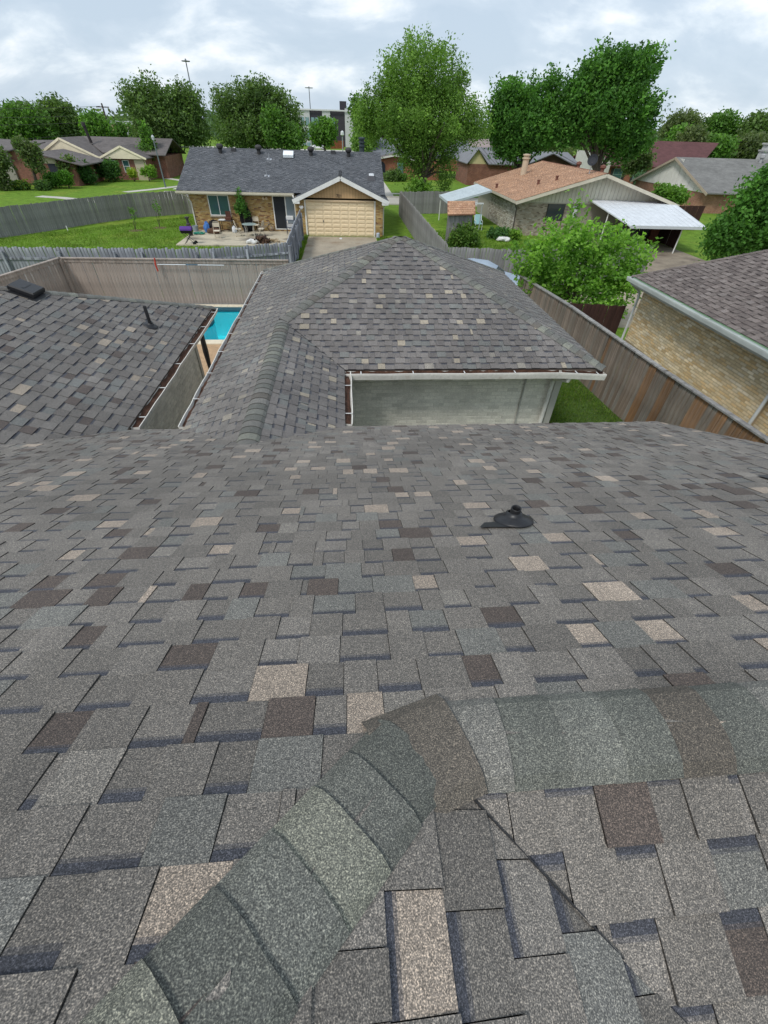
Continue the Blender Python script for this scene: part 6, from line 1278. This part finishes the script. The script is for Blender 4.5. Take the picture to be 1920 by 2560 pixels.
tree('willow_tree', 'pale yellow green small tree behind the chimney flue', 'tree', 80, (783, 330), [(783, 305, 28, 22), (786, 322, 24, 10)], 120, 30, .36, [(.12, .20, .05), (.10, .175, .045)], .15, seed=24, spread=.6, sprig=.6)
tree('cedar_tree', 'dark conical cedar in front of the maroon roof', 'tree', 76, (1378, 378), [(1376, 330, 30, 32), (1365, 355, 22, 18), (1395, 350, 20, 20)], 210, 30, .34, OLIVE + OAK[:2], .22, seed=25, spread=.6)
tree('juniper_tree', 'olive green round tree right of the maroon roof', 'tree', 92, (1492, 340), [(1492, 305, 34, 28), (1500, 325, 30, 18)], 210, 30, .42, OLIVE, .2, seed=26, spread=.7, sprig=.4)
for i, (lab, cx, cy, rx, ry, Y_, tn) in enumerate((('windblown grey green tree on the right skyline', 1475, 268, 45, 24, 120, OLIVE), ('mid green tree second from right on the skyline', 1555, 272, 44, 26, 116, MIDG), ('dark tree at the right end of the skyline', 1632, 275, 40, 24, 112, OAK), ('pale green tree behind the olive round tree', 1462, 300, 20, 16, 104, FRESH[1:2] + MIDG), ('dark hedge like tree right behind the white gabled house', 1620, 318, 50, 16, 100, OLIVE), ('low bushy tree behind the ridge of the grey roof', 1545, 318, 40, 12, 98, MIDG))):
    tree('oak_tree', lab, 'tree', Y_, (cx, 330), [(cx, cy, rx, ry), (cx - rx * .5, cy + ry * .7, rx * .6, ry * .7), (cx + rx * .5, cy + ry * .6, rx * .6, ry * .7)], 200, 28, .55, tn, .25, seed=40 + i, spread=.95, sprig=.6, wind=(.6, 0, 0))
tree('hackberry_tree', 'dense green tree at the right edge behind the brown roof', 'tree', 25.5, (1640, 560), [(1660, 440, 85, 75), (1600, 500, 75, 52), (1700, 400, 60, 60), (1560, 520, 48, 34), (1690, 520, 70, 50)], 620, 42, .20, [(.05, .125, .022), (.04, .10, .02), (.066, .155, .03)], .2, seed=30, spread=.42, sprig=.3, nl=14)
# the young mulberry over the fence: nearest leaves are objects of their own
def mulberry():
    r = np.random.default_rng(31); lb = pxlobes(18.6, [(1235, 515, 85, 52), (1180, 560, 85, 50), (1315, 540, 85, 48), (1250, 610, 110, 60), (1170, 610, 62, 44), (1335, 600, 60, 46), (1235, 450, 22, 26), (1290, 665, 62, 34), (1370, 560, 34, 26), (1362, 612, 36, 36), (1195, 655, 55, 34), (1310, 690, 52, 28)])
    base = (9.6, 18.3, 0); t = thing('mulberry_tree', 'bright green young tree leaning over the brown side fence', 'tree', base)
    P_, T_, cen = foliage(lb, 640, 24, .15, FRESH, r, .24, (.9, .9, .55), sprig=.35, shell=.5); ok = P_[:, 2] > .4; P_, T_ = P_[ok], T_[ok]
    V, F = leaf_quads(P_, .15, r, up=0, droop=.25)
    dd = np.linalg.norm(P_ - np.array([0, 0, H]), axis=1); order = np.argsort(dd); near = set(order[:300].tolist())
    V4 = V.reshape(-1, 4, 3); rest = np.array([i for i in range(len(P_)) if i not in near]); raw = V4[rest].reshape(-1, 3)
    tag(raw_mesh('foliage', raw, np.arange(len(raw)).reshape(-1, 4), T_[rest], LEAFB, t), kind='stuff')
    for i in near:
        tip, l_, st_, r_ = [Vector(v) for v in V4[i]]; mid = (tip + st_) / 2 + Vector((0, 0, -.012)); b = MB(); b.poly([tip, l_, mid], T_[i]); b.poly([mid, l_, st_], T_[i]); b.poly([tip, mid, r_], T_[i]); b.poly([mid, st_, r_], T_[i]); b.build('leaf', LEAFB, t)
    limbs(t, base, .09, Vector((9.5, 18.4, 1.1)), cen, r, 22, multi=3)
mulberry()
def shrub(name, label, cat, cpx, Y_, lobes, nclus, per, size, tints, seed, spread=.3, sprig=.2, group=None, nl=6):
    return tree(name, label, cat, Y_, cpx, lobes, nclus, per, size, tints, .05, group, seed, spread, (.8, .8, .8), sprig, nl=nl, forkf=.25, multi=3)
shrub('shrub', 'leafy bush behind the tip of the grey side fence', 'bush', (905, 455), 51.5, [(905, 425, 36, 32), (900, 405, 20, 20), (920, 440, 26, 20)], 170, 30, .26, [(.075, .15, .025), (.06, .12, .02), (.1, .18, .03)], 50, .4, .5)
shrub('shrub', 'dark green bush in front of the small grey shed', 'bush', (1000, 540), 34.2, [(1002, 512, 34, 28), (985, 525, 24, 20), (1022, 520, 22, 20)], 190, 30, .16, [(.055, .105, .02), (.045, .09, .018), (.085, .14, .03)], 51, .26, .4)
shrub('iris_bed', 'clump of dark strap leaves by the pale brick wall', 'plants', (1075, 510), 37.3, [(1078, 508, 28, 14), (1060, 512, 14, 10)], 90, 26, .22, [(.04, .09, .03), (.05, .105, .03)], 52, .22, .9)
shrub('shrub', 'yellow green flowering bush at the corner of the pale wall', 'bush', (1112, 518), 36.8, [(1112, 510, 16, 14)], 60, 24, .15, [(.12, .20, .03), (.09, .17, .03)], 53, .22, .4)
shrub('ivy_mass', 'green creeper heaped on the far end of the ivory gable', 'creeper', (1450, 432), 47.5, [(1450, 420, 34, 10), (1430, 412, 20, 8), (1475, 428, 16, 9)], 150, 26, .24, [(.09, .17, .03), (.07, .14, .025)], 54, .35, .2)
shrub('shrub', 'blue green juniper below the green shuttered windows', 'bush', (1392, 410), 70, [(1400, 392, 26, 8), (1380, 388, 14, 7)], 80, 26, .3, [(.06, .11, .06), (.05, .095, .05)], 55, .45, .5)
shrub('shrub', 'large dark clipped bush before the orange brick house', 'bush', (845, 390), 79, [(845, 382, 22, 13), (858, 378, 14, 12)], 150, 28, .24, OAK, 56, .35, .1)
shrub('shrub', 'small bright clipped bush by the blue door', 'bush', (872, 388), 79, [(871, 384, 8, 8)], 60, 24, .2, MIDG, 57, .25, .1)
shrub('shrub', 'large dark rounded yew before the cream gabled house', 'bush', (172, 392), 66, [(175, 372, 27, 22), (160, 378, 20, 18), (192, 380, 16, 16)], 240, 30, .24, [(.03, .075, .02), (.038, .09, .022)], 58, .35, .1)
shrub('shrub', 'right of two clipped round bushes beside the dark door', 'bush', (145, 396), 62, [(141, 385, 15, 14)], 110, 30, .2, [(.07, .16, .022), (.06, .14, .02)], 59, .25, .05)
shrub('shrub', 'left of two clipped round bushes beside the dark door', 'bush', (118, 398), 62, [(117, 388, 13, 14), (104, 390, 11, 13)], 120, 30, .2, [(.06, .14, .022), (.05, .12, .02)], 60, .25, .05)
shrub('shrub', 'loose shrub between round yew and red brick wall', 'bush', (232, 382), 70, [(238, 366, 22, 18), (222, 370, 14, 14)], 150, 28, .26, [(.035, .08, .02), (.045, .10, .025)], 61, .4, .2)
shrub('shrub', 'yellowish shrub hanging left of the round yew', 'bush', (142, 385), 64.5, [(140, 362, 13, 16), (150, 350, 10, 12)], 90, 26, .24, [(.08, .12, .035), (.05, .085, .025)], 62, .35, .3)
shrub('shrub', 'yellow leaved bush by the first window of the cream house', 'bush', (286, 378), 70.5, [(285, 373, 9, 8)], 50, 24, .2, [(.20, .26, .03), (.15, .2, .03)], 63, .25, .3)
shrub('shrub', 'green bush by the second window of the cream house', 'bush', (320, 378), 71, [(326, 370, 12, 11), (310, 372, 6, 6)], 80, 24, .22, [(.10, .19, .03), (.12, .2, .03)], 64, .28, .3)
shrub('shrub', 'yellow flowering low shrub at the far left plaster wall', 'bush', (45, 410), 60, [(42, 402, 20, 9), (60, 406, 10, 7)], 90, 24, .2, [(.16, .2, .03), (.08, .15, .03), (.05, .1, .03)], 65, .28, .3)
shrub('shrub', 'grey green low shrub left of the clipped round bushes', 'bush', (95, 405), 60, [(92, 401, 18, 8)], 80, 24, .2, [(.06, .11, .03), (.05, .09, .03)], 66, .26, .3)
tree('juniper_tree', 'leaning juniper tree in front of the left brick house', 'tree', 61, (80, 402), [(62, 340, 17, 18), (74, 326, 13, 14), (52, 322, 15, 11), (80, 352, 9, 20), (38, 316, 11, 7)], 150, 30, .24, OLIVE + OAK[:2], .16, seed=67, spread=.45, sprig=.4, forkf=.5)
tree('juniper_tree', 'dark juniper cut by the left edge of the picture', 'tree', 59, (12, 410), [(4, 345, 14, 22), (-2, 372, 16, 26), (4, 398, 14, 12)], 120, 30, .26, OLIVE + OAK[:2], .16, seed=68, spread=.45, sprig=.3)
for i, (bx, by, top, sp, lab) in enumerate(((293, 498, 462, 6, 'thin sapling with a tuft standing left in the lawn'), (345, 492, 448, 7, 'tallest thin sapling in the middle of the lawn'), (425, 458, 418, 6, 'sapling with round tuft close to the yellow brick house'))):
    px_ = (bx, by); base = atZ(bx * K, by * K); r = np.random.default_rng(70 + i); tp = atY((bx - (6 if i < 2 else 8)) * K, top * K, base.y)
    t = thing('sapling', lab, 'sapling', tuple(base), 'saplings on the lawn'); b = MB()
    for k in range(3 if i == 1 else 2): b.tube([base + Vector((r.normal() * .05, 0, 0)), base.lerp(tp, .5) + Vector((r.normal() * .08, 0, 0)), tp + Vector((r.normal() * .12, 0, 0))], [.022, .016, .008], 5)
    b.build('trunk', BARK, t); s = .28; P_, T_, cen = foliage([(tp.x, tp.y, tp.z, s, s, s * 1.1), (tp.x, tp.y, tp.z - .3, s * .5, s * .5, s * .6)], 13, 10, .1, FRESH[1:2] + MIDG, r, .12); V, F = leaf_quads(P_, .11, r); raw_mesh('crown', V, F, T_, LEAF, t)
    b = MB(); b.lathe([(0, .03), (.35, .02), (.5, .0)], base, 12); tag(b.build('soil_patch', SOIL), kind='stuff')
# potted tree by the wall of 701
r = np.random.default_rng(80); t = thing('potted_tree', 'slim potted tree against the yellow brick wall', 'potted plant', (-7.35, 37.95, PZ)); P_, T_, cen = foliage([(-7.4, 37.95, 1.75, .32, .28, .42), (-7.45, 37.95, 2.25, .2, .2, .28), (-7.2, 37.95, 1.3, .35, .28, .3), (-7.75, 37.95, 1.45, .2, .2, .2)], 80, 14, .12, [(.04, .10, .02), (.055, .13, .025)], r, .13); V, F = leaf_quads(P_, .14, r); raw_mesh('crown', V, F, T_, LEAF, t)
b = MB(); b.tube([(-7.35, 37.95, PZ), (-7.38, 37.95, 1.2), (-7.4, 37.95, 2.2)], [.035, .025, .01], 6); b.build('trunk', BARK, t); b = MB(); b.lathe([(0, 0), (.16, 0), (.21, .34), (.19, .34), (.15, .05), (0, .3)], (-7.35, 37.9, PZ), 14, (.03, .03, .03)); b.build('pot', TINT, t)
# far woods along the horizon
def far_woods():
    r = np.random.default_rng(90); lobes = []
    for x_ in np.arange(-260, 330, 11):
        Y_ = 235 + r.uniform(-18, 40)
        lobes.append((x_ + r.uniform(-4, 4), Y_, r.uniform(2, 3.5), r.uniform(7, 11), 6, r.uniform(3.2, 5.2)))
    P_, T_, cen = foliage(lobes, 2100, 22, 1.4, [(.06, .095, .05), (.052, .082, .045), (.07, .11, .055)], r, 1.7, (1, 1, .7), sprig=.3); ok = P_[:, 2] > .1; V, F = leaf_quads(P_[ok], 1.7, r); tag(raw_mesh('far_woods', V, F, T_[ok], LEAF, None), kind='stuff')
    lobes = []
    for x_ in list(np.arange(-120, -40, 9)) + list(np.arange(20, 130, 9)):
        lobes.append((x_ + r.uniform(-3, 3), 150 + r.uniform(-10, 20), 2.4, 6, 5, r.uniform(2.6, 4.4)))
    P_, T_, cen = foliage(lobes, 700, 26, 1.0, OAK + OLIVE, r, 1.3, (1, 1, .8), sprig=.4); ok = P_[:, 2] > .1; V, F = leaf_quads(P_[ok], 1.0, r); tag(raw_mesh('distant_trees', V, F, T_[ok], LEAF, None), kind='stuff')
far_woods()
# grass blades where the lawn is close enough to show them
def grass(name, x0, x1, y0, y1, n, hgt, seed, inside=None, gk=1.0):
    r = np.random.default_rng(seed); P_ = np.stack([r.uniform(x0, x1, n), r.uniform(y0, y1, n), np.zeros(n)], 1)
    if inside is not None: P_ = P_[inside(P_[:, 0], P_[:, 1])]
    n = len(P_); a = r.uniform(0, 6.283, n); h = hgt * r.uniform(.5, 1.3, n) * (1 + .5 * np.sin(P_[:, 0] * 2.3 + 1) * np.sin(P_[:, 1] * 1.9)); wv = .012 * hgt / .08; d = np.stack([np.cos(a), np.sin(a), np.zeros(n)], 1); ln = r.normal(size=(n, 3)) * .5; ln[:, 2] = 0
    tip = P_ + ln * h[:, None] + np.array([0, 0, 1]) * h[:, None]; V = np.stack([P_ - d * wv, P_ + d * wv, tip], 1).reshape(-1, 3); F = np.arange(3 * n).reshape(n, 3)
    base = np.array([(.14, .245, .032), (.115, .21, .026), (.17, .275, .042), (.25, .26, .09)])[r.choice(4, n, p=[.38, .34, .2, .08])] * (1 + .22 * np.sin(P_[:, 0] * 1.1 + 2) * np.sin(P_[:, 1] * .9))[:, None] * r.uniform(.75, 1.25, (n, 1))
    tag(raw_mesh(name, V, F, base * gk, LEAF, None), kind='stuff')
grass('side_grass', 4.3, 8.4, 4.5, 16.5, 42000, .075, 101, lambda x, y: (x < 8.60 - (y - 3.6) * .09 - .03), gk=.78)  # gk tones the blades down: slightly darker grass plus painted fence shade
grass('lawn_grass', -24, -3.3, 23.3, 46, 60000, .11, 102, lambda x, y: (y < 46.5 - np.clip(-11.5 - x, 0, 30) * 1.02) & ~((x > -11.2) & (y > 33.2)))
grass('verge_grass', 2.3, 5.0, 24, 37, 9000, .12, 103); grass('verge_grass', -3.0, -2.75, 25, 37, 1800, .16, 104); grass('shed_yard_grass', 5.3, 13.0, 25, 40, 20000, .12, 105)
